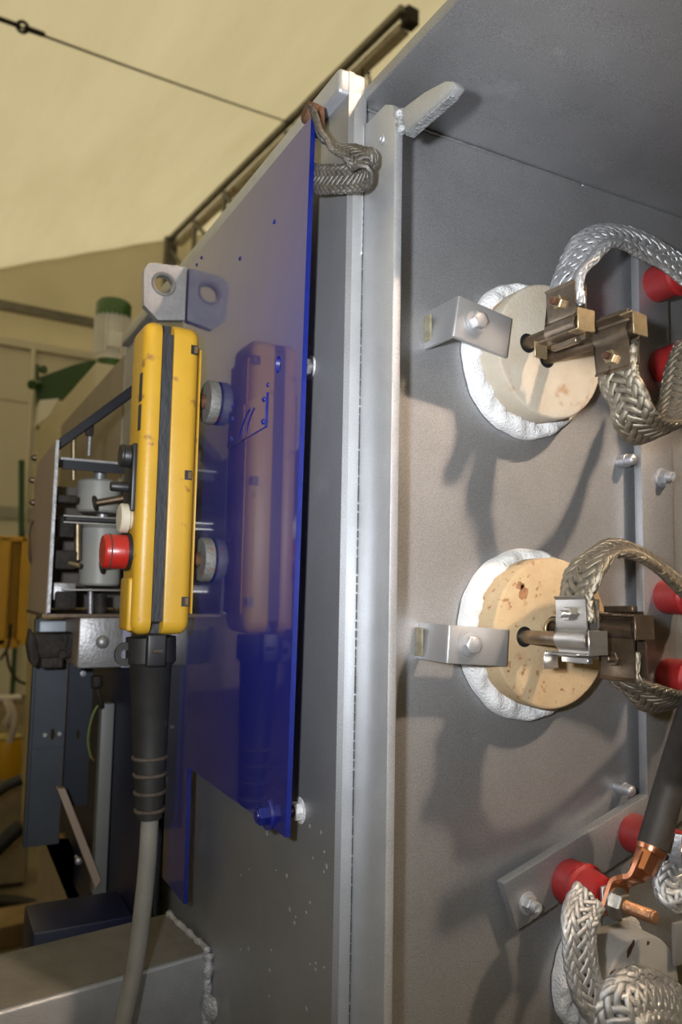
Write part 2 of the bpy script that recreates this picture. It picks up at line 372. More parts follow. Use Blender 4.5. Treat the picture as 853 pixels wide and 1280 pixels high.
bead('weld_bead', (.018, .010, 1.948), (.3, YP, 1.9475), .0011, 70, F, GREY)
bead('weld_bead', (.3, YP, 1.9475), (.75, YP, 1.9475), .0010, 90, F, GREY)
bead('weld_bead', (.0160, -.0002, 1.925), (.0160, -.0002, 1.80), .0009, 40, F, GREYL)
# hood
MB().poly([(.0165,.0165,1.9495),(.0165,-.235,1.945),(.0165,-.235,1.957),(.0165,.0165,1.961)], (1.28,0,0), .0015, 2).build('hood_plate', GREY, F)
# weld studs of the panel
for (x, y, ln) in ((776,577,.020), (773,984,.020)):
    c = PY(YP, x, y)
    MB().lathe(c, (0,-1,0), [(0,.0075),(ln*.5,.0072),(ln*.52,.0064),(ln*.9,.006),(ln,.0045),(ln+.001,.002)], 18).build('weld_stud', GREY, F)
# nuts that the guard plate bolts onto
for z in (1.2945, 1.7095):
    c = Vector((0, .0697, z))
    MB().hexa(c, (-1,0,0), .0085, .0075).lathe(c+Vector((-.0008,0,0)), (1,0,0), [(0,.011),(.0008,.012)], 20).build('spacer_nut', mat('paint_caked_nut', (.62,.62,.62), .6, .2, .15, 120, bump=.6, bscale=350), F)
# paint runs and lumps on the side plate
lump = MB()
for k in range(26):
    px = rnd.uniform(300, 412); py = rnd.uniform(1030, 1275); q = PX(0, px, py)
    s_ = rnd.uniform(.0012, .0035)
    lump.lathe(q+Vector((.0004,0,0)), (-1,0,0), [(0,s_),(.0005,s_*.8),(.0008,s_*.3)], 8)
o = lump.build('paint_lumps', GREYL, F); o['kind'] = 'stuff'

# ------------------------------------------------------------------ guard plate (blue)
XG = -.0315
P = thing('guard_plate', 'glossy dark blue sheet steel guard plate bolted off the furnace side', 'guard plate', (XG, .2, 1.13))
yz = lambda p: (p.y, p.z)
ya, yb_, yc, yd = .0135, .0315, .3135, .402
outl = [(ya,1.925),(yb_,1.2855),(yc,1.2855),(yc-.003,1.133),(yd,1.133),(yd+.003,1.922)]
hole = PX(XG, 348, 456)
MB().plate_holes(outl, [(hole.y, hole.z, .0062, .0085)], (0,1,0), (0,0,1), (XG,0,0), (.0042,0,0)).build('sheet', BLUE, P)
# front edge faces, separate strips in the edge blue
MB().poly([(XG-.0003,ya,1.925),(XG-.0003,yb_,1.2855),(XG-.0003,yb_-.0009,1.2855),(XG-.0003,ya-.0009,1.925)], (.0048,0,0)).build('front_edge', BLUEE, P)
MB().poly([(XG-.0003,yc,1.2855),(XG-.0003,yc-.003,1.133),(XG-.0003,yc-.0042,1.133),(XG-.0003,yc-.0012,1.2855)], (.0048,0,0)).build('front_edge', BLUEE, P)
c = Vector((XG, .0697, 1.2945))
b = MB().hexa(c+Vector((-.0022,0,0)), (-1,0,0), .0088, .0085).lathe(c+Vector((-.0108,0,0)), (-1,0,0), [(0,.0052),(.0012,.0048)], 16).build('bolt_head', BLUEE, P)
MB().lathe(c, (-1,0,0), [(0,.0135),(.0022,.013)], 28).build('washer', BLUE, b)
MB().cyl(c+Vector((.004,0,0)), Vector((-.0075,.0697,1.2945)), .005, n=16).build('spacer_stud', BLK, P)
np_ = [PX(XG, *q) for q in ((335,490),(333,534),(286,561),(288,516))]
MB().poly([q+Vector((-.0016,0,0)) for q in np_], (.0018,0,0), .0005, 1).build('name_plate', BLUE, P)
for q in ((330,499),(329,527),(291,524),(290,549)):
    MB().lathe(PX(XG-.0015, *q), (-1,0,0), [(0,.0032),(.0012,.0026),(.002,.001)], 14).build('rivet', BLUEE, P)
for q in ((343,277),(300,323),(252,322),(246,331),(335,481),(291,508)):
    MB().lathe(PX(XG, *q), (-1,0,0), [(0,.0026),(.0008,.0022),(.0014,.001)], 12).build('plug_rivet', BLUEE, P)
for (u, v) in (((300,545),(312,512)), ((308,541),(318,510))):
    a0 = PX(XG-.0017, *u); a1 = PX(XG-.0017, *v)
    mid = (a0+a1)/2+Vector((0,.006,.002))
    MB().tube([a0*(1-t)*(1-t)+mid*2*t*(1-t)+a1*t*t for t in [i/8 for i in range(9)]], .0009, 6).build('scratch_ridge', BLUEE, P)

# second blue guard further along
P2 = thing('lower_guard_plate', 'dark navy lower guard panel further along the furnace side behind the grey ducts', 'guard plate', (-.03, .8, .9))
MB().box(-.034, -.030, .47, 1.45, .93, 1.385, .0008, 1).build('sheet', NAVY, P2)
MB().poly([(-.0343,.4692,.93),(-.0343,.4692,1.385),(-.0343,.4705,1.385),(-.0343,.4705,.93)], (.0046,0,0)).build('front_edge', BLUEE, P2)  # brighter blue strip along the panel's front edge

# lifting lug standing off the far end of the guard plate
LY = .392
def lug_pt(px, py): q = PY(LY, px, py); return (q.x, q.z)
hc = lug_pt(205, 355)
lp = [lug_pt(*q) for q in ((180,338),(184,331),(190,328),(233,334),(231,400),(198,400),(180,381))]
lp = [(min(x, XG-.0008), z) for x, z in lp]
L = thing('lifting_lug', 'worn grey steel lifting lug with round eye above the yellow pendant', 'lifting lug', (hc[0], LY, lp[4][1]))
MB().plate_holes(lp, [(hc[0], hc[1], .0125)], (1,0,0), (0,0,1), (0,LY,0), (0,.012,0)).build('lug_plate', ZINC, L)
MB().torus((hc[0], LY, hc[1]), (0,1,0), .0148, .0016, 36, 8).build('eye_rim', MAGN, L)

# ------------------------------------------------------------------ pendant controller
YF, YB = .225, .289
def pp(px, py, y=YF): return PY(y, px, py)
xl = pp(174,600).x; xr = pp(249,600).x; zt = pp(210,402).z; zb = pp(197,794).z
xs0 = pp(197,600).x; xs1 = pp(211,600).x
PD = thing('pendant_controller', 'scuffed yellow hand-held crane pendant controller clinging to the blue plate by magnets', 'pendant controller', ((xl+xr)/2, (YF+YB)/2, zb))
def shell(x0, x1, big_side):
    t = bmesh.new()
    bmesh.ops.create_cube(t, size=1)
    for v in t.verts:
        v.co = Vector((x0 if v.co.x < 0 else x1, YF if v.co.y < 0 else YB, zb if v.co.z < 0 else zt))
    inner = x1 if big_side < 0 else x0
    ei = [e for e in t.edges if all(abs(v.co.x-inner) < 1e-5 for v in e.verts)]
    eo = [e for e in t.edges if e not in ei]
    lng = [e for e in eo if abs(e.verts[0].co.x-e.verts[1].co.x) > 1e-4]
    rest = [e for e in eo if e not in lng]
    bmesh.ops.bevel(t, geom=lng, offset=.014, segments=5, affect='EDGES', profile=.5)
    outer = x0 if big_side < 0 else x1
    rest = [e for e in t.edges if all(abs(v.co.x-outer) < 1e-5 for v in e.verts)]
    bmesh.ops.bevel(t, geom=rest, offset=.011, segments=5, affect='EDGES', profile=.5)
    inn = [e for e in t.edges if all(abs(v.co.x-inner) < 1e-5 for v in e.verts)]
    bmesh.ops.bevel(t, geom=inn, offset=.0022, segments=2, affect='EDGES', profile=.5)
    mb = MB(); mb.add(t); return mb
fs = shell(xl, xs0, -1).build('front_shell', YEL, PD)
bs = shell(xs1, xr-.0035, 1).build('back_shell', YEL, PD)
# seal strip between the halves
t = bmesh.new(); bmesh.ops.create_cube(t, size=1)
for v in t.verts: v.co = Vector((xs0+.0002 if v.co.x < 0 else xs1-.0002, YF+.0012 if v.co.y < 0 else YB-.0012, zb+.0012 if v.co.z < 0 else zt-.0004))
bmesh.ops.bevel(t, geom=[e for e in t.edges if abs(e.verts[0].co.x-e.verts[1].co.x) > 1e-4], offset=.013, segments=5, affect='EDGES')
mb = MB(); mb.add(t); mb.build('seal_strip', SEAL, PD)
MB().box(xr-.0075, xr-.0022, YF+.008, YB-.008, zb+.02, zt-.02, .002, 2).build('back_gasket', BLK, PD)
MB().box(xr-.0026, xr-.0008, YF+.004, YB-.004, zb+.022, zt-.024, .001, 2).build('back_cover', YEL, PD)
for q in ((247,438),(236,594),(232,752)):
    c = pp(*q); x_ = min(c.x, xr-.010)
    n_ = MB().box(x_-.0045, x_+.0035, YF-.0004, YF+.004, c.z-.0052, c.z+.0052).build('clip_slot', BLK, PD)
    MB().box(x_-.001, x_+.0038, YF-.0010, YF+.003, c.z-.0042, c.z+.0042, .0008, 1).build('clip', mat('clip_brown', (.14,.08,.03), .6, .2, .3, 200), n_)
# controls on the left face
zc = lambda py: pp(158, py, .257).z
xc = xl
bp_ = MB().box(xc-.0045, xc+.001, .238, .278, zc(640), zc(556), .0015, 2).build('button_plate', BLK, PD)
MB().box(xc-.0008, xc+.002, .232, .240, zc(505), zc(470), .0006, 1).build('frame_slot', BLK, PD)
MB().box(xc-.0008, xc+.002, .232, .240, zc(541), zc(509), .0006, 1).build('frame_slot', BLK, PD)
MB().box(xc-.0035, xc+.004, YF+.012, YB-.012, zc(788), zc(722), .003, 3).build('thumb_rest', YEL, PD)
c = Vector((xc, .257, zc(570)))
MB().lathe(c, (-1,0,0), [(0,.0125),(.013,.0125),(.0145,.0115)], 26).torus(c+Vector((-.012,0,0)), (1,0,0), .0122, .0009, 26, 6).build('rotary_knob', BLK, PD)
c = Vector((xc, .257, zc(609)))
MB().lathe(c, (-1,0,0), [(0,.011),(.004,.009),(.005,.0058),(.0215,.0054),(.023,.0045)], 22).build('toggle_switch', BLK, PD)
c = Vector((xc, .257, zc(648)))
MB().lathe(c, (-1,0,0), [(0,.012),(.003,.0122),(.0035,.0162),(.0105,.0162),(.0125,.0145),(.0132,0)], 32).build('white_button', WHT, PD)
c = Vector((xc, .257, zc(690)))
rb = MB().lathe(c, (-1,0,0), [(0,.0185),(.026,.0185),(.0285,.0165),(.0290,0)], 36).build('emergency_stop_button', RED, PD)
MB().torus(c+Vector((-.0215,0,0)), (1,0,0), .0184, .0008, 36, 8).build('button_ring', RUBD, rb)
MB().cyl(c+Vector((.002,0,0)), c+Vector((-.004,0,0)), .0205, n=30).build('button_collar', BLK, rb)
# cable gland and boot
YC = .257
ax0, ax1 = PY(YC, 189, 796), PY(YC, 187, 1022)
def bt(py): return ax0.lerp(ax1, (py-796)/(1022-796))
sc_ = .00092
boot = MB()
D_ = (ax1-ax0).normalized(); Ltot = (ax1-ax0).length
hq = lambda py: (py-796)/226*Ltot
prof = [(0,.0268),(hq(827),.0268),(hq(833),.0222),(hq(940),.0178),(hq(942),.0178),(hq(1012),.0140),(hq(1022),.0135)]
boot.lathe(ax0, D_, prof, 36)
bo = boot.build('cable_boot', RUB, PD)
for py, r_ in ((947,.0188),(968,.0176),(990,.0166),(1012,.0158)):
    MB().torus(bt(py), D_, r_-.001, .0021, 40, 8).build('boot_rib', RUBD, bo)
e0 = PY(YC-.004, 156, 818)
tabp = [(e0.x+.0105*math.cos(a), e0.z+.0125*math.sin(a)) for a in [R(90+i*18) for i in range(11)]]
tabp += [(ax0.x-.018, e0.z-.0125), (ax0.x-.018, e0.z+.0125)]
MB().plate_holes(tabp, [(e0.x, e0.z, .0048)], (1,0,0), (0,0,1), (0,YC-.006,0), (0,.006,0)).build('hanging_eyelet', RUB, PD)
cc = PY(YC-.029, 196, 814)
co = MB().box(cc.x-.0105, cc.x+.0105, YC-.0305, YC-.018, cc.z-.0165, cc.z+.018, .0025, 3).build('strain_relief_cover', BLK, PD)
MB().tube([cc+Vector((-.005,-.0015,0)), cc+Vector((0,-.0018,0)), cc+Vector((.0055,-.0015,0))], .0022, 8).build('cover_slot', RUBD, co)
cpts = [PY(YC,188,1010), PY(YC,187,1030), PY(YC-.001,184,1080), PY(YC-.003,178,1140), PY(YC-.006,170,1200), PY(YC-.010,159,1255), PY(YC-.014,147,1310), PY(YC-.016,138,1360)]
def spline(ps, n):
    ps = [Vector(q) for q in ps]; o_ = []; e = [ps[0]*2-ps[1]]+ps+[ps[-1]*2-ps[-2]]
    for i in range(1, len(e)-2):
        for k in range(n):
            t = k/n; a, b_, c_, d = e[i-1:i+3]
            o_.append(.5*((2*b_)+(c_-a)*t+(2*a-5*b_+4*c_-d)*t*t+(3*b_-a-3*c_+d)*t**3))
    o_.append(ps[-1]); return o_
MB().tube(spline(cpts, 5), .0095, 16).build('cable', CABLE, PD)
# magnets between shell and plate
for q, in (((268,505),), ((262,700),)):
    c = PX(XG, *q); c.y = .257
    mg = MB().lathe(c+Vector((-.0003,0,0)), (-1,0,0), [(0,.0235),(.0015,.0250),(.0105,.0250),(.0125,.0235),(.013,.010),(.0128,0)], 36).build('magnet_disc', MAGN, PD)
    MB().cyl(c+Vector((-.0125,0,0)), Vector((xr-.003, .257, c.z)), .0085, n=16).build('magnet_stem', RUST, mg)

# ------------------------------------------------------------------ braided straps
def braid(name, keys, W, T, M, parent=None, N=11, pitch=None, n=None, label=None, cat=None, ang=36, grp=None):
    P_ = spline([k[0] for k in keys], 14); Wv = spline([k[1] for k in keys], 14)
    P_ = np.array([list(p) for p in P_]); Wv = np.array([list(p) for p in Wv])
    s = np.concatenate([[0], np.cumsum(np.linalg.norm(np.diff(P_, axis=0), axis=1))]); Ls = s[-1]
    n = n or int(Ls/.0016)
    su = np.linspace(0, Ls, n)
    C_ = np.stack([np.interp(su, s, P_[:, i]) for i in range(3)], 1)
    Wd = np.stack([np.interp(su, s, Wv[:, i]) for i in range(3)], 1)
    Tn = np.gradient(C_, axis=0); Tn /= np.linalg.norm(Tn, axis=1, keepdims=True)
    Wd -= Tn*np.sum(Wd*Tn, 1, keepdims=True); Wd /= np.linalg.norm(Wd, axis=1, keepdims=True)
    Nn = np.cross(Tn, Wd)
    per = 2*(W+T)*.92; pitch = pitch or per/math.tan(R(ang)); al = 2*math.pi/pitch
    hw = per/N*math.cos(R(ang))*.63; ht = hw*.33; A = ht*.75
    verts = []; faces = []
    def cs(phi):
        cx_ = np.sign(np.cos(phi))*np.abs(np.cos(phi))**.75; sy_ = np.sign(np.sin(phi))*np.abs(np.sin(phi))**.75
        return cx_, sy_
    K = 7
    for sg in (1, -1):
        for k in range(N):
            phi = sg*al*su + 2*math.pi*k/N
            j = (phi+sg*al*su)*N/(2*math.pi)
            hgt = sg*A*np.cos(math.pi/2*(j+sg*0+k)+math.pi/4)
            cx_, sy_ = cs(phi)
            rad = Wd*cx_[:, None] * (1/W) + Nn*sy_[:, None]*(1/T); rad /= np.linalg.norm(rad, axis=1, keepdims=True)+1e-9
            wob = 1+.03*np.sin(su*90+k*2.1)
            c = C_ + Wd*(cx_*W/2*wob)[:, None] + Nn*(sy_*T/2)[:, None] + rad*hgt[:, None]
            tt = np.gradient(c, axis=0); tt /= np.linalg.norm(tt, axis=1, keepdims=True)+1e-9
            side = np.cross(tt, rad); side /= np.linalg.norm(side, axis=1, keepdims=True)+1e-9
            nr = np.cross(side, tt)
            b0 = len(verts)
            for a in range(K):
                th = 2*math.pi*a/K
                verts_ring = c + side*(hw*math.cos(th)) + nr*(ht*math.sin(th))
                RINGS.append(verts_ring)
            blk = np.stack(RINGS[-K:], 1).reshape(-1, 3); RINGS.clear()
            base = sum(len(v) for v in VL); VL.append(blk)
            i = np.arange(n-1)[:, None]*K; a = np.arange(K)[None]; b_ = (a+1) % K
            FL_.append((np.stack([i+a, i+b_, i+K+b_, i+K+a], -1).reshape(-1, 4)+base))
    # core
    Kc = 12; core = []
    for a in range(Kc):
        th = np.full(n, 2*math.pi*a/Kc); cx_, sy_ = cs(th)
        core.append(C_ + Wd*(cx_*(W/2-.0012))[:, None] + Nn*(sy_*max(T/2-.0010, .0004))[:, None])
    blk = np.stack(core, 1).reshape(-1, 3); base = sum(len(v) for v in VL); VL.append(blk)
    i = np.arange(n-1)[:, None]*Kc; a = np.arange(Kc)[None]; b_ = (a+1) % Kc
    FL_.append((np.stack([i+a, i+b_, i+Kc+b_, i+Kc+a], -1).reshape(-1, 4)+base))
    V = np.concatenate(VL); Fc = np.concatenate(FL_); VL.clear(); FL_.clear()
    org = Vector(parent['org']) if parent is not None else Vector(V.mean(0).tolist())
    V = V-np.array(list(org))
    me = bpy.data.meshes.new(name)
    me.vertices.add(len(V)); me.vertices.foreach_set('co', V.astype(np.float32).ravel())
    me.loops.add(Fc.size); me.loops.foreach_set('vertex_index', Fc.astype(np.int32).ravel())
    me.polygons.add(len(Fc)); me.polygons.foreach_set('loop_start', np.arange(0, Fc.size, 4, dtype=np.int32))
    me.update(calc_edges=True); me.validate()
    me.polygons.foreach_set('use_smooth', np.ones(len(Fc), dtype=bool))
    me.materials.append(M); me.materials.append(GAP)
    if len(me.polygons) == len(Fc):
        mi = np.zeros(len(Fc), dtype=np.int32); mi[-(n-1)*Kc:] = 1; me.polygons.foreach_set('material_index', mi)
    o = bpy.data.objects.new(name, me); COL.objects.link(o)
    if parent is not None: o.parent = parent
    else: o.location = org
    o['org'] = list(org); ORGS.append(o)
    if label: tag(o, label, cat, grp)
    return o
VL = []; FL_ = []; RINGS = []
GAP = mat('braid_shadow_core', (.07,.065,.06), .7, .3, .3, 120)

# earth braid at the top corner
ga = thing('earthing_strap', 'dark tarnished braided earthing strap looped from the blue plate corner past the post', 'strap', (-.02, 0, 1.88))
gk = [(PY(.012,393,146), (-.42,-.85,-.5)), (PY(-.002,402,166), (-.15,-.8,-.6)), (PY(-.016,420,182), (-.1,-.75,-.65)), (PY(-.032,441,190), (-.1,-.6,-.8)), (PY(-.044,456,203), (.1,-.3,-.95)),
      (PY(-.044,460,216), (.1,-.15,-1)), (PY(-.030,447,222), (0,0,-1)), (PY(-.010,420,224), (0,0,-1)), (PX(-.024,396,224), (0,0,-1)), (PX(-.024,384,222), (0,0,-1))]
braid('braid', gk, .0235, .0036, BRAIDD, ga, N=12)
bh = PX(-.026, 391, 141)
MB().lathe(bh+Vector((.006,.004,0)), (-1,.0,.15), [(0,.0105),(.004,.0108),(.010,.0105),(.0125,.008)], 10).build('clamp_bolt', RUST, ga)
MB().obox(bh+Vector((.006,-.001,-.008)), (1,0,0), (0,1,0), (0,.1,1), .006, .016, .026, .002, 2).build('strap_lug', RUST, ga)

# ------------------------------------------------------------------ heating-element plugs
def plug(lbl, cx, cz, r, Mface, yf=-.027, label_c=None, arc=(0,360)):
    t = thing('heating_element_plug', lbl, 'insulating plug', (cx, YP, cz-r), 'ceramic plugs in the furnace wall')
    wm = MB(); bm_ = wm.bm; n, k = 120, 14; rings = []
    ph = [rnd.uniform(0, 6.28) for _ in range(8)]
    for i in range(n):
        a = 2*math.pi*i/n
        lump_ = 1+.05*math.sin(3*a+ph[0])+.035*math.sin(7*a+ph[1])+.03*math.sin(13*a+ph[2])+.02*math.sin(23*a+ph[3])
        ring = []
        for j in range(k):
            b_ = math.pi*j/(k-1)
            rr = r*.90 + (r*.10+.0125*lump_+.003*math.sin(a-2.4))*(.5-.5*math.cos(b_))
            hgt = .0135*max(0,math.sin(b_))**.6*(1+.14*math.sin(9*a+ph[4]+b_)+.10*math.sin(21*a+ph[5]-2*b_)+.06*math.sin(43*a+ph[6]+3*b_)+.05*rnd.uniform(-1,1))
            ring.append(bm_.verts.new(Vector((cx+rr*math.cos(a), YP-.001-max(0,hgt), cz+rr*math.sin(a)))))
        rings.append(ring)
    for i in range(n):
        a, b_ = rings[i], rings[(i+1)%n]
        for j in range(k-1): bm_.faces.new((a[j], a[j+1], b_[j+1], b_[j]))
    wm.build('wool_collar', WOOL, t, sharp=180, recalc=True)
    L_ = YP-yf
    MB().lathe((cx, YP, cz), (0,-1,0), [(0,r*.995),(L_-.0025,r),(L_-.0006,r-.0012),(L_,r-.003)], 80).build('ceramic_disc', Mface, t, sharp=50)
    return t
def rod(t, base, tip, r, M, hole=True):
    b_ = Vector(base); tip = Vector(tip); d = (tip-b_).normalized()
    if hole: MB().lathe(b_+Vector((0,.0012,0)), (0,-1,0), [(0,r*1.55),(.0015,r*1.55)], 24).build('rod_hole', BLK, t)
    return MB().cyl(b_-d*.004, tip, r, n=24, ch=.0008).build('terminal_rod', M, t)
D1 = plug('off-white round ceramic plug in fluffy white wool, upper one beside the grey post', .2185, 1.7355, .0680, CERW)
D2 = plug('stained tan round ceramic plug in white wool, lower one beside the grey post', .2185, 1.4590, .0720, CERT)
c3 = PY(-.042, 804, 1240)
D3 = plug('grey speckled ceramic plug partly hidden behind braids at the bottom right', c3.x, c3.z, .0510, CERG, yf=-.042)
# burn marks on the tan plug
for (x, y, a_, b_) in ((651,732,.0085,.007),(655,741,.010,.013),(636,839,.003,.002),(703,862,.004,.002)):
    q = PY(-.0273, x, y); mb = MB(); mb.poly([(q.x+a_*.55*math.cos(i*.524)*(1+.25*math.sin(i*2.1)), q.y, q.z+b_*.55*math.sin(i*.524)*(1+.2*math.cos(i*1.7))) for i in range(12)], (0,.0004,0))
    mb.build('burn_stain', STAIN, D2)
for (x, y, a_, b_, rot) in ((789,1186,.0085,.0028,.9),(767,1217,.0045,.0025,.6),(811,1179,.002,.002,0)):
    q = PY(-.0424, x, y); mb = MB(); cr_, sr_ = math.cos(rot), math.sin(rot)
    pp_ = [(a_*math.cos(i*.524)*(1+.2*math.sin(i*2.1)), b_*math.sin(i*.524)*(1+.25*math.cos(i*1.7))) for i in range(12)]
    mb.poly([(q.x+u_*cr_-v_*sr_, q.y, q.z+u_*sr_+v_*cr_) for u_, v_ in pp_], (0,.0006,0)).build('rust_stain', RUST, D3)
yT = -.027
r1a, r1b = PY(yT,660,429), PY(-.112,742,397)
rod(D1, r1a, r1a+(r1b-r1a)*((-.101-r1a.y)/(r1b.y-r1a.y)), .0062, DARKB)
r2a, r2b = PY(yT,684,448), PY(-.135,806,408)
rod(D1, r2a, r2a+(r2b-r2a)*((-.127-r2a.y)/(r2b.y-r2a.y)), .0062, DARKB)
r3a, r3b = PY(yT,656,796), PY(-.135,760,802)
rod(D2, r3a, r3a+(r3b-r3a)*((-.122-r3a.y)/(r3b.y-r3a.y)), .0062, STEELB)
r4a, r4b = PY(yT,692,783), PY(-.150,812,787)
rod(D2, r4a, r4a+(r4b-r4a)*((-.143-r4a.y)/(r4b.y-r4a.y)), .0062, DARKB)
lab(MB().torus(PY(-.032,691,786), (0,-1,0), .0088, .0016).torus(PY(-.036,691,786), (0,-1,0), .0086, .0014).build('rod_ring', BRASS, D2), 'brass ring on the rear rod')

# clamp: a bent-sheet shell around the rod, its bolted plate going up (or down), feet bent outwards
def clamp(lbl, base, tip, y0, y1, up, M, Mt, bolt=True, h=.032, plate_tilt=.0):
    base = Vector(base); tip = Vector(tip); d = (tip-base).normalized()
    s0 = (y0-base.y)/d.y; s1 = (y1-base.y)/d.y
    c0 = base+d*s0; c1 = base+d*s1; L_ = (c1-c0).length
    U_ = Vector((0,0,1)); U_ = (U_-d*U_.dot(d)).normalized()*up; S_ = d.cross(U_)
    if S_.x > 0: S_ = -S_                               # S_ points to the camera side (-X)
    t = thing('terminal_clamp', lbl, 'clamp', (c0+c1)/2-Vector((0,0,.02)), 'terminal clamps on the plug rods')
    ro, th = .0088, .0016
    def sheet(prof, a, b_, name, mm, par=t, bev=.0005):
        """open profile in (S,U) extruded along the rod from a to b, thickened"""
        n_ = len(prof); outp = []; inp = []
        for i, (x, y) in enumerate(prof):
            x0, y0_ = prof[max(i-1,0)]; x1, y1_ = prof[min(i+1,n_-1)]
            tx, ty = x1-x0, y1_-y0_; l = math.hypot(tx, ty) or 1
            nx, ny = -ty/l*th/2, tx/l*th/2
            outp.append((x+nx, y+ny)); inp.append((x-nx, y-ny))
        pl = outp+inp[::-1]
        o0 = c0+d*a
        mb = MB(); mb.poly([o0+S_*x+U_*y for x, y in pl], d*(b_-a))
        return mb.build(name, mm, par, sharp=35)
    arc = [(ro*math.sin(R(a)), ro*math.cos(R(a))) for a in range(25, 156, 13)]
    front = [(.0078, .011+h), (.0056, .008+h), (.0052, .0115), (.0042, .0084)] + arc + [(.0030, -.0085), (.0045, -.0115), (.0175, -.0118)]
    sheet(front, 0, L_*.92, 'front_shell', M)
    back = [(-.0056, .008+h), (-.0052, .0115), (-.0042, .0084)] + [(-x, y) for x, y in arc] + [(-.0030, -.0085), (-.0040,-.0145)]
    sheet(back, L_*.04, L_*.96, 'back_shell', M)
    # foot plates bent across: one at the near end, a dropped one at the root
    q = c0+d*(L_*.92)
    MB().obox(q+d*.0105+S_*.004+U_*(-.0015), S_, U_, d, .0200, .0200, .0016, .0004, 1).obox(q+d*.0045+S_*.0095+U_*(-.0112), S_, U_, d, .0125, .0016, .0135, .0004, 1).build('end_tab', Mt, t)
    q = c0-d*.0010
    MB().obox(q+S_*.0125+U_*(-.0175), S_, U_, d, .0150, .0150, .0016, .0004, 1).build('foot_tab', Mt, t)
    MB().obox(c0+d*(L_*.55)+S_*.004+U_*(-.0165), S_, U_, d, .006, .0055, L_*.80, .0008, 1).build('tie_bar', M, t)
    if bolt:
        q = c0+d*(L_*.46)+U_*(.009+h*.5)+S_*.0060
        bb = MB().hexa(q, S_, .0066, .0052).build('bolt', Mt, t)
        MB().cyl(q+S_*.004, q+S_*.0115, .0033, n=14, ch=.0005).build('bolt_thread', RUST if Mt is BRASS else Mt, bb)
    return t, (c0+c1)/2+U_*(.010+h), U_, d, S_
K1 = clamp('browned steel terminal clamp on the front rod of the upper white plug', r1a, r1b, -.060, -.100, 1, STEELB, BRASS, h=.028)
K2 = clamp('dark shiny terminal clamp on the rear rod of the upper white plug, strap hanging down', r2a, r2b, -.088, -.126, -1, STEELB, BRASS, h=.024)
K3 = clamp('bright steel terminal clamp on the front rod of the lower tan plug', r3a, r3b, -.080, -.121, 1, STEEL, STEEL, h=.026)
K4 = clamp('dark brown oxidised terminal clamp on the rear rod of the lower tan plug', r4a, r4b, -.098, -.142, -1, DARKB, DARKB, h=.032)

# ------------------------------------------------------------------ retaining brackets
def bracket(lbl, x0, zc_, ht, tilt, xr_, yfl=-.031):
    t = thing('retaining_bracket', lbl, 'bracket', (x0, YP, zc_-ht/2), 'angle brackets holding the plugs')
    th = .0042
    sg = 1 if xr_ > x0 else -1
    prof = [(x0,YP),(x0,yfl-.001),(x0+sg*.001,yfl-th),(xr_,yfl-th+.001),(xr_,yfl+.001),(x0+sg*th,yfl+.001),(x0+sg*th,YP)]
    M_ = Matrix.Rotation(tilt, 4, 'Y'); piv = Vector((x0, 0, zc_))
    tr_ = lambda v: piv + M_ @ (Vector(v)-piv)
    t0 = bmesh.new()
    mb = MB(); mb.poly([tr_((x, y, zc_-ht/2)) for x, y in prof], M_ @ Vector((0,0,ht)), .0011, 2); mb.build('angle_body', GREYT, t)
    bc = tr_((x0+sg*.0225, yfl-th-.0002, zc_+.001))
    b_ = MB().hexa(bc+Vector((0,-.003,0)), (0,-1,0), .0082, .0062).lathe(bc+Vector((0,-.0092,0)), (0,-1,0), [(0,.006),(.0006,.0045),(.0008,0)], 14).build('bolt', GREYT, t)
    MB().lathe(bc, (0,-1,0), [(0,.0132),(.0012,.0135),(.0014,.0112),(.0030,.0108),(.0034,.0095)], 32).build('washer', GREYT, b_)
    fl = tr_((x0-sg*.0025, YP-.007, zc_))
    MB().box(fl.x-.0005, fl.x+.002, YP-.011, YP, fl.z-.014, fl.z+.012, .001, 2).build('yellowed_pad', mat('old_sealant', (.20,.18,.12), .7, 0, .4, 100), t)
    return t
bracket('tilted grey angle bracket with bolt holding the upper white plug', .0955, 1.7475, .040, R(9), .160)
bracket('straight grey angle bracket with bolt holding the lower tan plug', .0890, 1.4515, .0335, R(4), .157)
bracket('grey bracket end just showing at the bottom right frame edge', .50, PY(-.05,846,1182).z, .040, 0, PY(-.05,845,1182).x, -.046)

# ------------------------------------------------------------------ insulator frame: flat bars on studs
Fr = thing('insulator_frame', 'grey flat bar frame on studs carrying the red insulators', 'frame', (.36, -.015, 1.18))
YO, YI = -.007, .004
MB().box(PY(YO,803,600).x, PY(YO,841,600).x, YO, YI, 1.270, 1.90, .0012, 2).build('upright_bar', GREY, Fr)
sa = PY(YO,630,1105); sb = PY(YO,800,1000); dn = PY(YO,648,1163)-sa; dn.y = 0
far = sa+(sb-sa)*2.2
MB().poly([sa, far, far+dn, sa+dn], (0,YI-YO,0), .0012, 2).build('slanted_bar', GREY, Fr)
for q, y_ in (((828,597),YO), ((660,1129),YO), ((847,955),YO)):
    c = PY(y_, *q)
    n_ = MB().hexa(c, (0,-1,0), .0082, .0085).build('nut', GREY, Fr)
    MB().lathe(c+Vector((0,-.008,0)), (0,-1,0), [(0,.0052),(.0065,.005),(.0068,.003),(.0045,.0025)], 18).build('stud_end', GREYL, n_)
    MB().lathe(c, (0,-1,0), [(0,.0105),(.0016,.0102)], 20).build('washer', GREYL, n_)
    MB().cyl(c+Vector((0,.0105,0)), Vector((c.x, YP, c.z)), .006, n=14).build('standoff', GREY, n_)

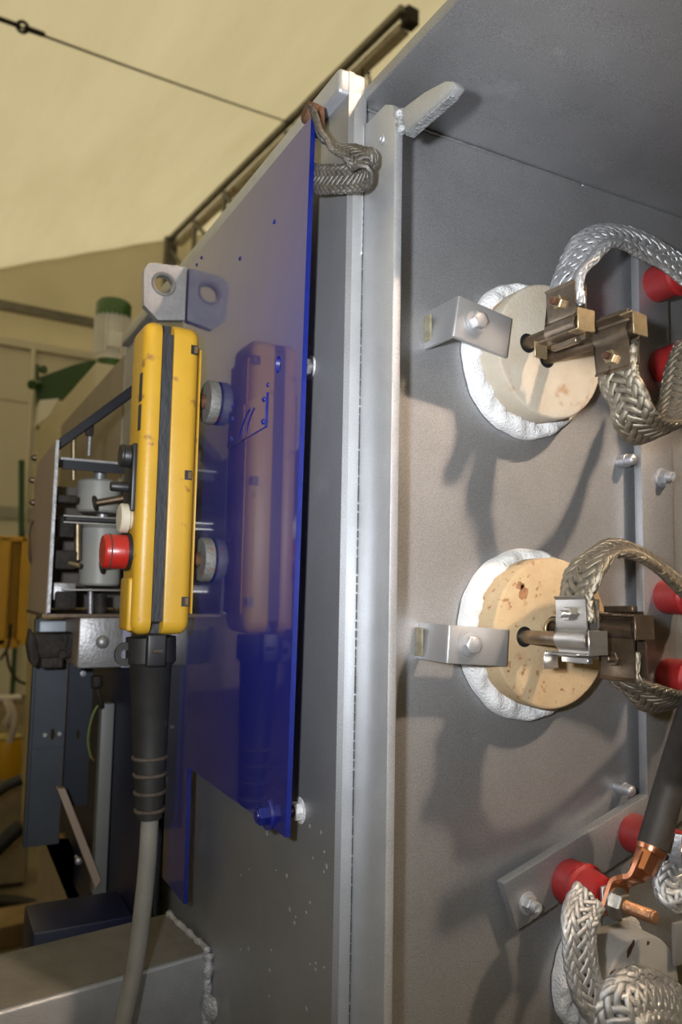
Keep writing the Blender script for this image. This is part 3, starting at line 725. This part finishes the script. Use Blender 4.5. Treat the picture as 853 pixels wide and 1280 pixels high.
# ------------------------------------------------------------------ red insulators
def insul(lbl, cx, cz, r, ln, stud=.02, Ms=COPTH, d=(0,-1,0)):
    c = Vector((cx, YO, cz)); D0 = Vector(d).normalized()
    t = thing('standoff_insulator', lbl, 'insulator', (cx, YO, cz-r), 'red standoff insulators')
    MB().lathe(c, D0, [(0,r*.95),(.002,r),(ln*.42,r*1.02),(ln*.46,r*1.09),(ln*.52,r*1.09),(ln*.56,r*.95),(ln*.93,r*.86),(ln*.985,r*.80),(ln,r*.70)], 30).build('body', REDI, t, sharp=30)
    MB().cyl(c+D0*(ln-.002), c+D0*(ln+stud), .0048, n=16, ch=.0006).build('terminal_stud', Ms, t)
    return c+D0*ln
tips = {}
def iz(px, py, r): q = PY(YO, px, py); return q.x+r*.95, q.z
x_, z_ = iz(804,352,.0205); tips['a'] = insul('red insulator under the silver braid in the top right corner', x_, z_, .0205, .062)
x_, z_ = iz(811,455,.021); tips['b'] = insul('red insulator half hidden by the hanging strap below the top right one', x_, z_, .0205, .062)
x_, z_ = iz(816,745,.020); tips['c'] = insul('dark shaded red insulator under the middle arched braid', x_, z_, .019, .060)
x_, z_ = iz(819,845,.020); tips['d'] = insul('dark shaded red insulator right of the lower brown clamp', x_, z_, .019, .060)
x_, z_ = iz(691,1105,.020); tips['e'] = insul('red insulator with stepped collar at the left of the slanted bar', x_, z_, .0215, .048, .002)
x_, z_ = iz(775,1043,.018); tips['f'] = insul('red insulator behind the black cable on the slanted bar', x_, z_, .0195, .064, .02)

# ------------------------------------------------------------------ braided straps of the elements
def kp(plane, v, *q): return on(plane, v, *q)
p0, U1, d1 = K1[1], K1[2], K1[3]
braid('braided_strap', [(p0-U1*.02, d1), (p0+U1*.004, d1), (PY(-.080,722,330), (.25,-1,-.1)), (PY(-.078,741,303), (.5,-.9,-.35)), (PY(-.074,765,296), (.45,-.6,-.7)), (PY(-.070,792,303), (.2,-.4,-.9)), (PY(-.072,825,318), (.1,-.35,-.95)), (PY(-.076,862,345), (0,-.3,-1)), (PY(-.080,890,368), (0,-.3,-1))],
        .038, .0068, BRAIDL, label='bright silver braided strap arching from the upper clamp to the top right insulator', cat='braided strap', grp='braided straps of the heating elements', N=13, ang=29)
p0, U2, d2 = K2[1], K2[2], K2[3]
braid('braided_strap', [(p0-U2*.02, d2), (p0+U2*.006, d2), (PY(-.113,786,500), (.15,-1,0)), (PY(-.112,795,525), (.4,-.9,.1)), (PY(-.105,815,541), (.6,-.7,.4)), (PY(-.095,838,530), (.5,-.8,.35)), (PY(-.085,850,495), (.35,-.9,.1)), (PY(-.080,856,455), (.2,-1,0)), (PY(-.078,868,425), (.2,-1,0))],
        .036, .0068, BRAIDT, label='tarnished braided strap hanging in a U below the upper dark clamp', cat='braided strap', grp='braided straps of the heating elements', N=12)
p0, U3, d3 = K3[1], K3[2], K3[3]
braid('braided_strap', [(p0-U3*.02, d3), (p0+U3*.004, d3), (PY(-.104,733,712), (.2,-1,.1)), (PY(-.102,752,693), (.5,-.85,.2)), (PY(-.100,782,687), (.4,-.85,-.5)), (PY(-.095,812,700), (.3,-.7,-.75)), (PY(-.088,838,722), (.2,-.6,-.85)), (PY(-.082,872,750), (.1,-.5,-.9)), (PY(-.080,900,775), (.1,-.5,-.9))],
        .036, .0068, BRAIDT, label='olive tarnished braid arching from the bright clamp over the middle insulator', cat='braided strap', grp='braided straps of the heating elements', N=12)
p0, U4, d4 = K4[1], K4[2], K4[3]
braid('braided_strap', [(p0-U4*.022, d4), (p0+U4*.0, d4), (PY(-.122,803,862), (.3,-1,.15)), (PY(-.118,822,875), (.5,-.8,.45)), (PY(-.106,846,877), (.4,-.8,.5)), (PY(-.086,872,866), (.4,-.9,.3)), (PY(-.072,896,840), (.3,-1,.2))],
        .034, .0066, BRAIDT, label='dull braided strap curling right from below the lower dark clamp', cat='braided strap', grp='braided straps of the heating elements', N=12)
te = tips['e']
braid('braided_strap', [(PY(-.0600,738,1119), (.8,-.3,-.3)), (PY(-.0625,732,1130), (.85,-.3,-.3)), (PY(-.068,725,1148), (.95,-.3,-.1)), (PY(-.072,724,1172), (1,-.2,0)), (PY(-.075,727,1205), (1,-.2,.05)), (PY(-.078,736,1238), (1,-.1,.25)), (PY(-.082,757,1268), (.8,-.1,.5)), (PY(-.086,790,1298), (.7,-.1,.7))],
      .030, .0060, BRAIDL, label='bright silver braid dropping from the stepped red insulator to the bottom edge', cat='braided strap', grp='braided straps of the heating elements', N=16, ang=24)
braid('braided_strap', [(PY(-.090,766,1300), (.6,-.5,-.5)), (PY(-.092,772,1274), (.5,-.5,-.6)), (PY(-.094,786,1253), (.25,-.5,-.8)), (PY(-.094,813,1245), (.1,-.5,-.85)), (PY(-.092,842,1256), (0,-.5,-.85)), (PY(-.090,872,1282), (-.3,-.5,-.8))],
      .042, .0080, BRAIDL, label='bright braided strap bulging in front of the grey speckled plug', cat='braided strap', grp='braided straps of the heating elements', N=13)
tf = tips['f']
braid('braided_strap', [(PY(-.080,842,1082), (.9,-.3,.1)), (PY(-.080,836,1100), (.95,-.3,.1)), (PY(-.083,838,1114), (.9,-.35,.2)), (PY(-.090,852,1124), (.7,-.4,.5)), (PY(-.095,875,1125), (.5,-.4,.7))],
      .026, .0080, BRAIDL, label='short bright braided strap below the silver terminal plate at the right edge', cat='braided strap', grp='braided straps of the heating elements', N=11)
tpl = thing('terminal_plate', 'small silver terminal plate with copper ring at the right edge', 'terminal', PY(-.08,845,1090))
q = PY(-.080, 842, 1065)
MB().obox(q, (.55,-.8,0), (.8,.55,0), (0,0,1), .028, .0035, .034, .0008, 2).build('plate', ZINC, tpl)
MB().lathe(PY(-.092,853,1063), (.6,-.8,0), [(0,.0125),(.004,.0125)], 24).build('copper_ring', COPPER, tpl)
MB().lathe(PY(-.098,858,1063), (.6,-.8,0), [(0,.009),(.006,.009)], 6).build('nut', STEEL, tpl)

# power cable with copper lug on the front stud
pc = thing('power_cable', 'thick black power cable with copper lug bolted to the stepped red insulator', 'cable', te)
# palm plate stands against the insulator tip, normal along the stud
n_ = Vector((0,-1,0))
cs_ = [PY(-.081,816,1058), PY(-.081,819,1047), PY(-.082,830,1010), PY(-.088,843,965), PY(-.125,863,905), PY(-.20,897,820)]
MB().tube(spline(cs_, 6), .0138, 20).build('sheath', mat('cable_sheath', (.035,.031,.028), .6, 0, .3, 60, bump=.1, bscale=300), pc)
def ribbon(pts, wv, wd, th, name, M, par):
    ps = spline(pts, 6); mb = MB(); t_ = mb.bm; rg = []
    for i, q in enumerate(ps):
        d = (ps[min(i+1,len(ps)-1)]-ps[max(i-1,0)]).normalized(); wv_ = Vector(wv); wv_ = (wv_-d*wv_.dot(d)).normalized(); nn = d.cross(wv_)
        ww = wd(i/(len(ps)-1)) if callable(wd) else wd
        rg.append([t_.verts.new(q+wv_*(ww/2)*a+nn*(th/2)*b_) for a, b_ in ((-1,-1),(-.9,-1.3),(.9,-1.3),(1,-1),(1,1),(.9,1.3),(-.9,1.3),(-1,1))])
    for a, b_ in zip(rg, rg[1:]):
        for k in range(8): t_.faces.new((a[k], a[(k+1)%8], b_[(k+1)%8], b_[k]))
    t_.faces.new(rg[0][::-1]); t_.faces.new(rg[-1]); return mb.build(name, M, par, sharp=40)
st0 = PY(-.083, 770, 1128)
lugp = [PY(-.0635,763,1146), PY(-.0635,767,1132), PY(-.0635,772,1114), PY(-.0645,777,1104), PY(-.071,788,1099), PY(-.0785,797,1096), PY(-.081,803,1084), PY(-.081,809,1070)]
ribbon(lugp, (.95,0,-.3), lambda t_: .027-.007*t_, .0042, 'copper_lug', COPPER, pc)
MB().cyl(PY(-.081,802,1090), PY(-.081,815,1060), .0108, .0116, n=8, ch=.001).build('crimp_barrel', COPPER, pc)
MB().lathe(PY(-.081,812,1067), PY(-.081,817,1056)-PY(-.081,812,1067), [(0,.0122),(.004,.0134),(.006,.0134)], 24).build('barrel_lip', COPPER, pc)
sd = Vector((.03,-1,.06)).normalized()
s0 = PY(-.0658,771,1129)
MB().lathe(s0, sd, [(0,.0142),(.0022,.014)], 28).build('washer', STEEL, pc)
MB().hexa(s0+sd*.002, sd, .0112, .0090).build('nut', STEEL, pc)
stm = MB(); prof = [(0,.0056)]
for i in range(18): prof += [(.010+i*.0017,.0058),(.0108+i*.0017,.0050)]
prof += [(.0415,.0056),(.0425,.0045)]
stm.lathe(s0, sd, prof, 18); stm.build('threaded_stud', COPTH, pc)
tag(MB().poly([PY(-.0575,*q_) for q_ in ((750,1108),(772,1101),(776,1120),(770,1153),(752,1156))], (0,-.003,0), .0006, 1).build('contact_plate', ZINC), 'flat grey contact plate between the red insulator and the copper lug', 'contact plate')

# ------------------------------------------------------------------ steel beam, bottom left
ZB = 1.0796
bx = Vector((-.990, -.139, 0)); by = Vector((-.139, .990, 0))
A0 = Vector((-.001, .297, ZB))
B = thing('support_beam', 'grey square steel beam with dusty top welded to the furnace side', 'beam', A0-Vector((0,0,.14)))
bb = [A0, A0+bx*.9, A0+bx*.9+Vector((0,0,-.13)), A0+Vector((0,0,-.13))]
MB().poly(bb, by*.127, .004, 3).build('beam_tube', BEAMT, B)
MB().poly([A0+by*.004+Vector((0,0,.0002)), A0+bx*.9+by*.004+Vector((0,0,.0002)), A0+bx*.9+by*.124+Vector((0,0,.0002)), A0+by*.124+Vector((0,0,.0002))], (0,0,.0006)).build('dust_layer', BEAMD, B)
bead('weld_bead', A0+Vector((-.003,-.002,0)), A0+Vector((-.003,-.002,-.13)), .0055, 26, B)
bead('weld_bead', A0+Vector((-.003,.0,.002)), A0+by*.12+Vector((0,0,.002)), .004, 22, B)
lumpm = MB().lathe(A0+Vector((-.001,-.012,-.055)), (-1,-.5,0), [(0,.013),(.004,.012),(.006,.008),(.007,.003)], 16); lumpm.build('weld_lump', WELD, B)

# ------------------------------------------------------------------ switch mechanism hung on the side, left background
YM = .60
STRUT = mat('dark_strut', (.02,.022,.03), .4, .3, .2, 20)
Mx = thing('drive_mechanism', 'open-fronted drive mechanism box with white rollers and steel shelves left of the pendant', 'mechanism', (-.09, YM, 1.45))
zt_, zb_ = 1.700, 1.4585
MB().poly([(-.163,.57,1.700),(-.163,.77,1.694),(-.163,.80,1.66),(-.163,.80,1.452),(-.163,.585,1.452)], (.003,0,0), .0006, 1).build('cover_plate', BROWNP, Mx)
MB().box(-.1635, -.159, .566, .571, 1.455, 1.70).build('bright_edge', ZINC, Mx)
s0_, s1_ = PY(.60,70,556), PY(.60,172,482)
MB().poly([s0_+Vector((0,0,-.010)), s1_+Vector((0,0,-.012)), s1_+Vector((0,0,.008)), s0_+Vector((0,0,.006))], (0,.06,0), .0008, 1).build('sloping_strut', STRUT, Mx)
for py0, zth, dep in ((571,.004,.09),(578,.0,.0)):
    if dep: 
        a = PY(.60,76,py0); MB().box(a.x, -.006, .60, .60+dep, a.z-.004, a.z, .0006, 1).build('shelf', ZINC, Mx); MB().box(a.x+.004, -.006, .601, .606, a.z-.017, a.z-.004).build('shelf_lip', STRUT, Mx)
for py0 in (644, 652, 736):
    a = PY(.60,78,py0); MB().box(a.x, -.006, .59, .73, a.z-.0022, a.z, .0004, 1).build('shelf', STEEL, Mx)
a = PY(.60,78,648); MB().box(a.x+.004, -.006, .592, .72, a.z-.0025, a.z+.002).build('rubber_layer', BLK, Mx)
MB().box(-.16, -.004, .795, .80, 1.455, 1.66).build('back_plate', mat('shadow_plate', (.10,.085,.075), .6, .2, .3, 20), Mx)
for (pa, pb, w0, w1) in (((125,601),(125,641),96,150), ((128,659),(128,732),101,152)):
    a = PY(.66, *pa); b_ = PY(.66, *pb); r_ = (PY(.66,w1,620).x-PY(.66,w0,620).x)/2
    rl = MB().cyl((a.x, .665, b_.z), (a.x, .665, a.z), r_, n=30, ch=.003).build('roller', MILKY, Mx)
    MB().cyl((a.x, .665, a.z), (a.x, .665, a.z+.02), r_*.3, n=14).build('roller_pin', ZINC, rl)
for q0, q1, r_ in (((119,629),(160,622),.0055), ((128,708),(160,704),.006)):
    a = PY(.615, *q0); b_ = PY(.60, *q1)
    k_ = MB().cyl(a, b_, r_, n=14).build('adjusting_rod', DARKB, Mx)
    MB().torus(a, (b_-a), .009, .003, 20, 8).build('rod_nut', DIRTY, k_)
for (q0, q1, r_, M_) in (((92,538),(92,600),.004,BRASS), ((113,532),(111,570),.0035,ZINC), ((97,655),(97,700),.005,BRASS), ((113,736),(113,768),.004,ZINC), ((125,742),(125,770),.010,DIRTY)):
    MB().cyl(PY(.63, *q0), PY(.63, *q1), r_, n=12).build('spindle', M_, Mx)
for q, sz in (((80,700),(.030,.04,.028)), ((82,625),(.03,.04,.012)), ((82,660),(.022,.04,.03)), ((80,750),(.03,.04,.026)), ((112,537),(.012,.01,.02))):
    c = PY(.625, *q); MB().obox(c, (1,0,0), (0,1,0), (0,0,1), *sz, .003, 2).build('clamp_block', DIRTY, Mx)
c = PY(.62,80,735); MB().box(c.x-.016, c.x+.016, .612, .65, c.z-.018, c.z+.008, .002, 2).build('spacer_block', ZINC, Mx)
MB().cyl(PY(.61,84,703), PY(.60,100,707), .004, n=12).build('brass_pin', BRASS, Mx)
MB().box(-.165, -.006, .60, .80, 1.4475, 1.452).build('floor_plate', DARKB, Mx)
MB().tube(spline([PY(.785,*q_) for q_ in ((50,648),(42,650),(38,660),(37,678),(37,695),(40,705),(48,706))], 4), .0022, 8).build('wire_handle', DARKB, Mx)
for q_ in ((43,572),(40,600),(41,628)):
    MB().lathe(PY(.79,*q_)+Vector((.003,0,0)), (-1,0,0), [(0,.006),(.006,.005),(.008,.002)], 12).build('cover_screw', DARKB, Mx)
# aluminium block under it
bk = thing('sensor_block', 'square bright metal block with one domed bolt under the mechanism', 'block', (-.085, .6, 1.37))
MB().box(-.112, -.050, .600, .735, 1.3735, 1.4465, .0015, 2).build('block_body', ZINC, bk)
MB().box(-.1125, -.1120, .6015, .735, 1.376, 1.445).build('brown_side', BROWNP, bk)
MB().lathe((-.079,.600,1.411), (0,-1,0), [(0,.0098),(.003,.0095),(.006,.007),(.0075,.003),(.0078,0)], 24).build('domed_bolt', ZINC, bk)
MB().box(-.050, -.036, .603, .72, 1.372, 1.446, .001, 1).build('side_flange', mat('lilac_grey', (.30,.29,.38), .5, .3, .1, 20), bk)
dc = thing('hinge_clamp', 'dirty black iron hinge clamp left of the bright block', 'hinge', (-.16, .66, 1.37))
a = PY(.66, 60, 808)
MB().box(a.x-.022, a.x+.040, .655, .70, a.z-.018, a.z+.020, .006, 2).build('arm', DIRTY, dc)
c = PY(.65,40,812); MB().poly([PY(.65,*q) for q in ((38,785),(46,800),(50,826),(44,836),(37,826),(34,806))], (0,.03,0), .003, 2).build('hook', DIRTY, dc)
MB().lathe(PY(.654,78,818), (0,-1,0), [(0,.007),(.004,.006)], 12).build('pin', DIRTY, dc)
MB().box(a.x-.010, a.x+.022, .65, .69, a.z-.032, a.z-.016, .003, 2).build('lower_pad', DIRTY, dc)
# galvanised channel column
gc = thing('channel_column', 'bluish galvanised channel column with slotted holes under the mechanism', 'column', (-.12, .74, 1.08))
x0_ = PY(.74,40,900).x; x1_ = PY(.74,81,900).x; z1_ = PY(.74,60,774).z; z0_ = PY(.74,60,1056).z
sl = PY(.74,66,918)
MB().plate_holes([(x0_,z0_),(x1_,z0_),(x1_,z1_),(x0_,z1_)], [(sl.x, sl.z, .0035, .009)], (1,0,0), (0,0,1), (0,.74,0), (0,.002,0)).build('front_web', ZINCB, gc)
MB().box(x0_-.003, x0_+.001, .735, .755, z0_, z1_, .0006, 1).build('left_flange', ZINCB, gc)
MB().box(x1_-.001, x1_+.001, .742, .80, z0_, z1_).build('right_flange', DARKB, gc)
MB().box(x0_, x1_, .737, .739, sl.z-.021, sl.z-.0195).build('fold_line', ZINCB, gc)
for dx in (-.012, .010): MB().lathe((sl.x+dx,.739,sl.z), (0,-1,0), [(0,.004),(.0012,.003)], 12).build('rivet', ZINC, gc)
MB().box(x0_+.002, x1_-.004, .728, .7385, PY(.73,60,800).z, PY(.73,60,776).z, .003, 2).build('light_cover', mat('pale_cover', (.42,.47,.52), .5, .2, .05, 10), gc)
gd = thing('rear_channel', 'dark bluish sheet channel right of the galvanised column', 'column', (-.07, .77, 1.05))
xa, xb2 = PY(.78,83,900).x, PY(.78,114,900).x
rs = PY(.78,98,918)
MB().plate_holes([(xa,1.13),(xb2,1.13),(xb2,1.40),(xa,1.40)], [(rs.x, rs.z, .003, .008)], (1,0,0), (0,0,1), (0,.78,0), (0,.003,0)).build('web', mat('dark_channel', (.028,.034,.048), .5, .3, .1, 20), gd)
MB().lathe(PY(.775,104,842), (0,-1,0), [(0,.006),(.003,.005),(.004,0)], 14).build('bolt', ZINC, gd)
# grey duct and earth wire
td = tag(MB().box(PY(.70,122,1000).x, PY(.70,138,1000).x, .70, .725, PY(.70,130,1118).z, PY(.70,130,880).z, .0015, 2).build('cable_duct', GREYBOX), 'narrow upright grey plastic cable duct before the navy panel', 'duct')
tag(MB().poly([PY(.69,72,986), PY(.69,82,986), PY(.69,127,1100), PY(.69,120,1112)], (0,.02,0), .001, 1).build('diagonal_brace', BROWNP), 'brown flat steel brace running diagonally down to the grey duct', 'brace')
ew = thing('earth_wire', 'thin green and yellow earth wire hanging beside the grey duct', 'wire', PY(.69,115,950))
MB().tube(spline([PY(.69,128,882), PY(.69,121,884), PY(.69,114,900), PY(.69,110,925), PY(.69,113,944), PY(.69,115,948)], 5), .0018, 8).build('insulation', EARTHY, ew)
MB().cyl(PY(.69,115,947), PY(.69,117,951), .0018, n=8).build('copper_end', COPPER, ew)
tag(MB().tube(spline([PY(.68,121,845), PY(.68,121,858), PY(.68,124,870), PY(.69,127,884)], 4), [.009]*5+[.0045]*8, 12).build('conduit_gland', DIRTY), 'short dark conduit gland under the bright block', 'conduit')
tag(MB().box(-.165, -.036, .52, .62, .90, 1.045, .003, 2).build('blue_plinth', NAVY), 'dark blue box plinth behind the grey support beam', 'plinth')
tag(MB().lathe(PY(.72,98,1076), (0,-1,0), [(0,.0055),(.004,.005),(.006,.002)], 14).cyl(PY(.72,98,1076), PY(.72,98,1076)+Vector((0,.02,0)), .003).build('hook_bolt', ZINC), 'tiny shiny bolt head below the galvanised column', 'bolt')

# ------------------------------------------------------------------ cream furnace beyond
CX_ = .10
Cm = thing('cream_furnace', 'cream painted second furnace standing further along behind the mechanism', 'furnace', (.6, 2.5, 0))
MB().poly([(CX_,1.80,.50),(CX_,1.80,2.16),(CX_,3.25,2.195),(CX_,3.02,.50)], (1.1,0,0), .006, 2).build('side_panel', CREAM, Cm)
MB().box(CX_+.12, CX_+1.1, 1.85, 2.95, .0, .50).build('base_frame', DARKB, Cm)
MB().box(CX_-.02, CX_, 2.75, 2.80, .6, 2.0, .004, 1).build('door_post', CREAM, Cm)
for z in (1.95, 1.75, 1.62, 1.35):
    MB().lathe((CX_-.001, 2.7, z), (-1,0,0), [(0,.03),(.012,.028),(.02,.012)], 14).build('door_knob', DARKB, Cm)
h0, h1 = PX(.04,44,650), PX(.04,41,706)
MB().tube(spline([Vector((CX_,2.40,h0.z)), Vector((.04,2.40,h0.z)), Vector((.03,2.40,h0.z-.02)), Vector((.03,2.40,h1.z+.02)), Vector((.04,2.40,h1.z)), Vector((CX_,2.40,h1.z))], 4), .008, 10).build('handle', DARKB, Cm)
mt = thing('fan_motor', 'cream electric fan motor with green cap on the second furnace', 'motor', (.2, 2.15, 2.2))
mc = PY(2.15, 140.5, 420)
mx = mc.x; rm = (PY(2.15,163,400).x-PY(2.15,118,400).x)/2
zA, zB, zC = PY(2.15,140,377).z, PY(2.15,140,398).z, PY(2.15,140,452).z
MB().lathe((mx,2.15,zB), (0,0,1), [(0,rm),((zA-zB)*.8,rm),((zA-zB),rm*.85)], 30).build('fan_cap', GRNP, mt)
mbm = MB().cyl((mx,2.15,zC), (mx,2.15,zB), rm*.86, n=24)
for i in range(24):
    a_ = 2*math.pi*i/24; mbm.obox((mx+rm*.9*math.cos(a_), 2.15+rm*.9*math.sin(a_), (zB+zC)/2+.01), (math.cos(a_), math.sin(a_), 0), (-math.sin(a_), math.cos(a_), 0), (0,0,1), .016, .004, (zB-zC)*.9)
mbm.build('finned_body', CREAML, mt)
MB().box(mx-.03, mx+.02, 2.15-rm-.02, 2.15-rm+.03, zC+.03, zC+.085, .006, 2).build('terminal_box', CREAML, mt)
MB().cyl((mx,2.15,2.1700), (mx,2.15,zC), rm*.75, n=24).build('flange', GRNP, mt)
gb = thing('green_bracket', 'dark green folded sheet bracket on the far cream furnace', 'bracket', (0,3.3,2.0))
MB().poly([PY(3.3,*q) for q in ((48,472),(92,456),(120,449),(120,500),(48,500))], (0,.02,0)).build('side_sheet', GRN, gb)
MB().poly([PY(3.28,*q) for q in ((45,455),(49,455),(49,535),(45,535))], (0,.04,0)).build('edge_post', GRN, gb)
MB().cyl(PY(3.2,40,481), PY(3.28,49,481), .022, n=14).build('knob', GRN, gb)
MB().poly([PY(3.1,*q) for q in ((50,500),(74,498),(60,520),(47,531))], (0,.12,0)).build('cream_gusset', CREAML, gb)
MB().lathe(PY(3.27,54,462), (0,-1,0), [(0,.02),(.02,.016)], 14).build('bolt', GRN, gb)
gp = thing('green_post', 'slim green steel post left of the cream furnace', 'post', (.1,4.2,0))
MB().poly([PY(4.2,*q) for q in ((24,575),(31,575),(31,672),(24,672))], (0,.05,0)).build('post_tube', GRN, gp)
pz = PY(4.2,27,672); MB().box(pz.x-.012, pz.x+.012, 4.2, 4.25, 0, pz.z+.02).build('post_foot', GRN, gp)

# ------------------------------------------------------------------ far left floor clutter
YFN = 3.6
fn = thing('safety_fence', 'yellow mesh safety fence at the far left edge', 'fence', (0, YFN, 0))
q = lambda x, y: PY(YFN, x, y)
def barpx(x0, y0, x1, y1, name, M, par, dep=.04, y=YFN):
    a = PY(y,x0,y0); b_ = PY(y,x1,y1)
    return MB().box(min(a.x,b_.x), max(a.x,b_.x), y, y+dep, min(a.z,b_.z), max(a.z,b_.z), .003, 1).build(name, M, par)
barpx(-40,668,34,677,'top_rail',SAFY,fn); barpx(-40,800,24,810,'bottom_rail',SAFY,fn)
barpx(0,672,6,806,'upright',SAFY,fn); barpx(28,672,33,806,'upright',SAFY,fn); barpx(-40,672,-33,806,'upright',SAFY,fn)
for i in range(14): barpx(-31+i*4.2,676,-30.2+i*4.2,802,'mesh_wire',SAFY,fn,.006,YFN+.02)
barpx(-40,735,30,738,'mesh_wire',SAFY,fn,.006,YFN+.026)
for xx in (-36,): 
    a = q(xx,806); MB().box(a.x-.015, a.x+.015, YFN+.005, YFN+.035, 0, a.z).build('fence_leg', SAFY, fn)
rr = tag(MB().box(q(21,0).x, q(29,0).x, YFN-.12, YFN-.02, q(25,793).z, q(25,776).z, .01, 2).build('red_switch', RED), 'small red switch box hung on the yellow fence', 'switch')
tr_ = thing('roller_rack', 'pale steel roller bar with rags over a yellow drum at the far left', 'rack', PY(3.5,10,950))
MB().cyl(PY(3.5,-30,874), PY(3.5,26,872), .016, n=14).build('roller_bar', mat('pale_steel', (.7,.66,.6), .4, .3, .1, 10), tr_)
for xx, ln in ((6,30),(11,52)):
    a = PY(3.49,xx,875); b_ = PY(3.49,xx+1,875+ln)
    MB().tube(spline([a, a.lerp(b_,.5)+Vector((.02,-.02,0)), b_], 5), .018, 10).build('hanging_rag', mat('pale_rag', (.62,.54,.46), .8, 0, .2, 10), tr_)
a = PY(3.5,-24,875); MB().box(a.x-.02, a.x+.02, 3.48, 3.52, 0, a.z).build('rack_leg', TRUSS, tr_)
dz = PY(3.7,12,925).z; dz0 = PY(3.7,12,972).z; dc_ = PY(3.7,8,950)
dr = thing('yellow_drum', 'yellow plastic drum on a crate at the far left', 'drum', (dc_.x, 3.75, dz0))
MB().lathe((dc_.x,3.75,dz0), (0,0,1), [(0,.075),(.012,.08),(dz-dz0-.02,.078),(dz-dz0,.070)], 26).build('drum_body', SAFY, dr)
MB().lathe((dc_.x,3.75,dz), (0,0,1), [(0,.073),(.012,.073),(.016,.06)], 26).build('drum_lid', mat('olive_lid', (.36,.30,.06), .5, 0, .1, 10), dr)
tag(MB().box(dc_.x-.30, dc_.x+.12, 3.66, 3.95, .02, dz0-.001, .006, 1).build('wooden_crate', mat('pale_crate', (.30,.24,.15), .7, 0, .3, 8)), 'pale crate under the yellow drum', 'crate')
for (pts, r_, nm, lb) in (((( -30,1010),(4,985),(18,978),(27,974)), .02, 'black_hose', 'black corrugated hose, upper of two at the far left'), (((-30,1085),(4,1052),(16,1040),(26,1032)), .03, 'black_hose', 'black corrugated hose, lower of two at the far left')):
    tag(MB().tube(spline([PY(2.6,x,y) for x, y in pts], 6), r_, 14).build(nm, RUB), lb, 'hose', 'black hoses at the far left')
for (pts, lb) in ((((0,825),(10,808),(14,780)), 'thin dark cable drooping below the yellow fence, left of two'), (((8,815),(12,835),(22,850),(32,855)), 'thin dark cable drooping below the yellow fence, right of two')):
    tag(MB().tube(spline([PY(3.55,x,y) for x, y in pts], 6), .007, 8).build('loose_cable', RUBD), lb, 'cable', 'thin cables below the fence')
tb = thing('floor_brace', 'olive brown timber brace leaning on the floor behind the grey beam', 'timber', PZ(0,112,1130))
MB().poly([PY(1.0,*q_) for q_ in ((58,1050),(84,1050))]+[PY(1.0,113,1133)+(PY(1.0,113,1133)-PY(1.0,84,1050))*6.0, PY(1.0,98,1137)+(PY(1.0,98,1137)-PY(1.0,58,1050))*6.0], (0,.04,0), .003, 1).build('plank', WOODB, tb)
hs = tag(MB().tube(spline([PZ(.03,-30,1125), PZ(.03,20,1128), PZ(.03,60,1134), PZ(.03,100,1122)], 6), .03, 12).build('floor_hose', RUB), 'dark hose lying on the brown floor at the lower left', 'hose')
tag(MB().poly([PZ(.002,-20,1165), PZ(.002,70,1150), PZ(.002,72,1172), PZ(.002,-20,1192)], (0,0,.09), .004, 1).build('floor_plank', WOODB), 'brown timber lying on the floor behind the grey beam', 'timber')

for o in ORGS:
    if 'org' in o: del o['org']
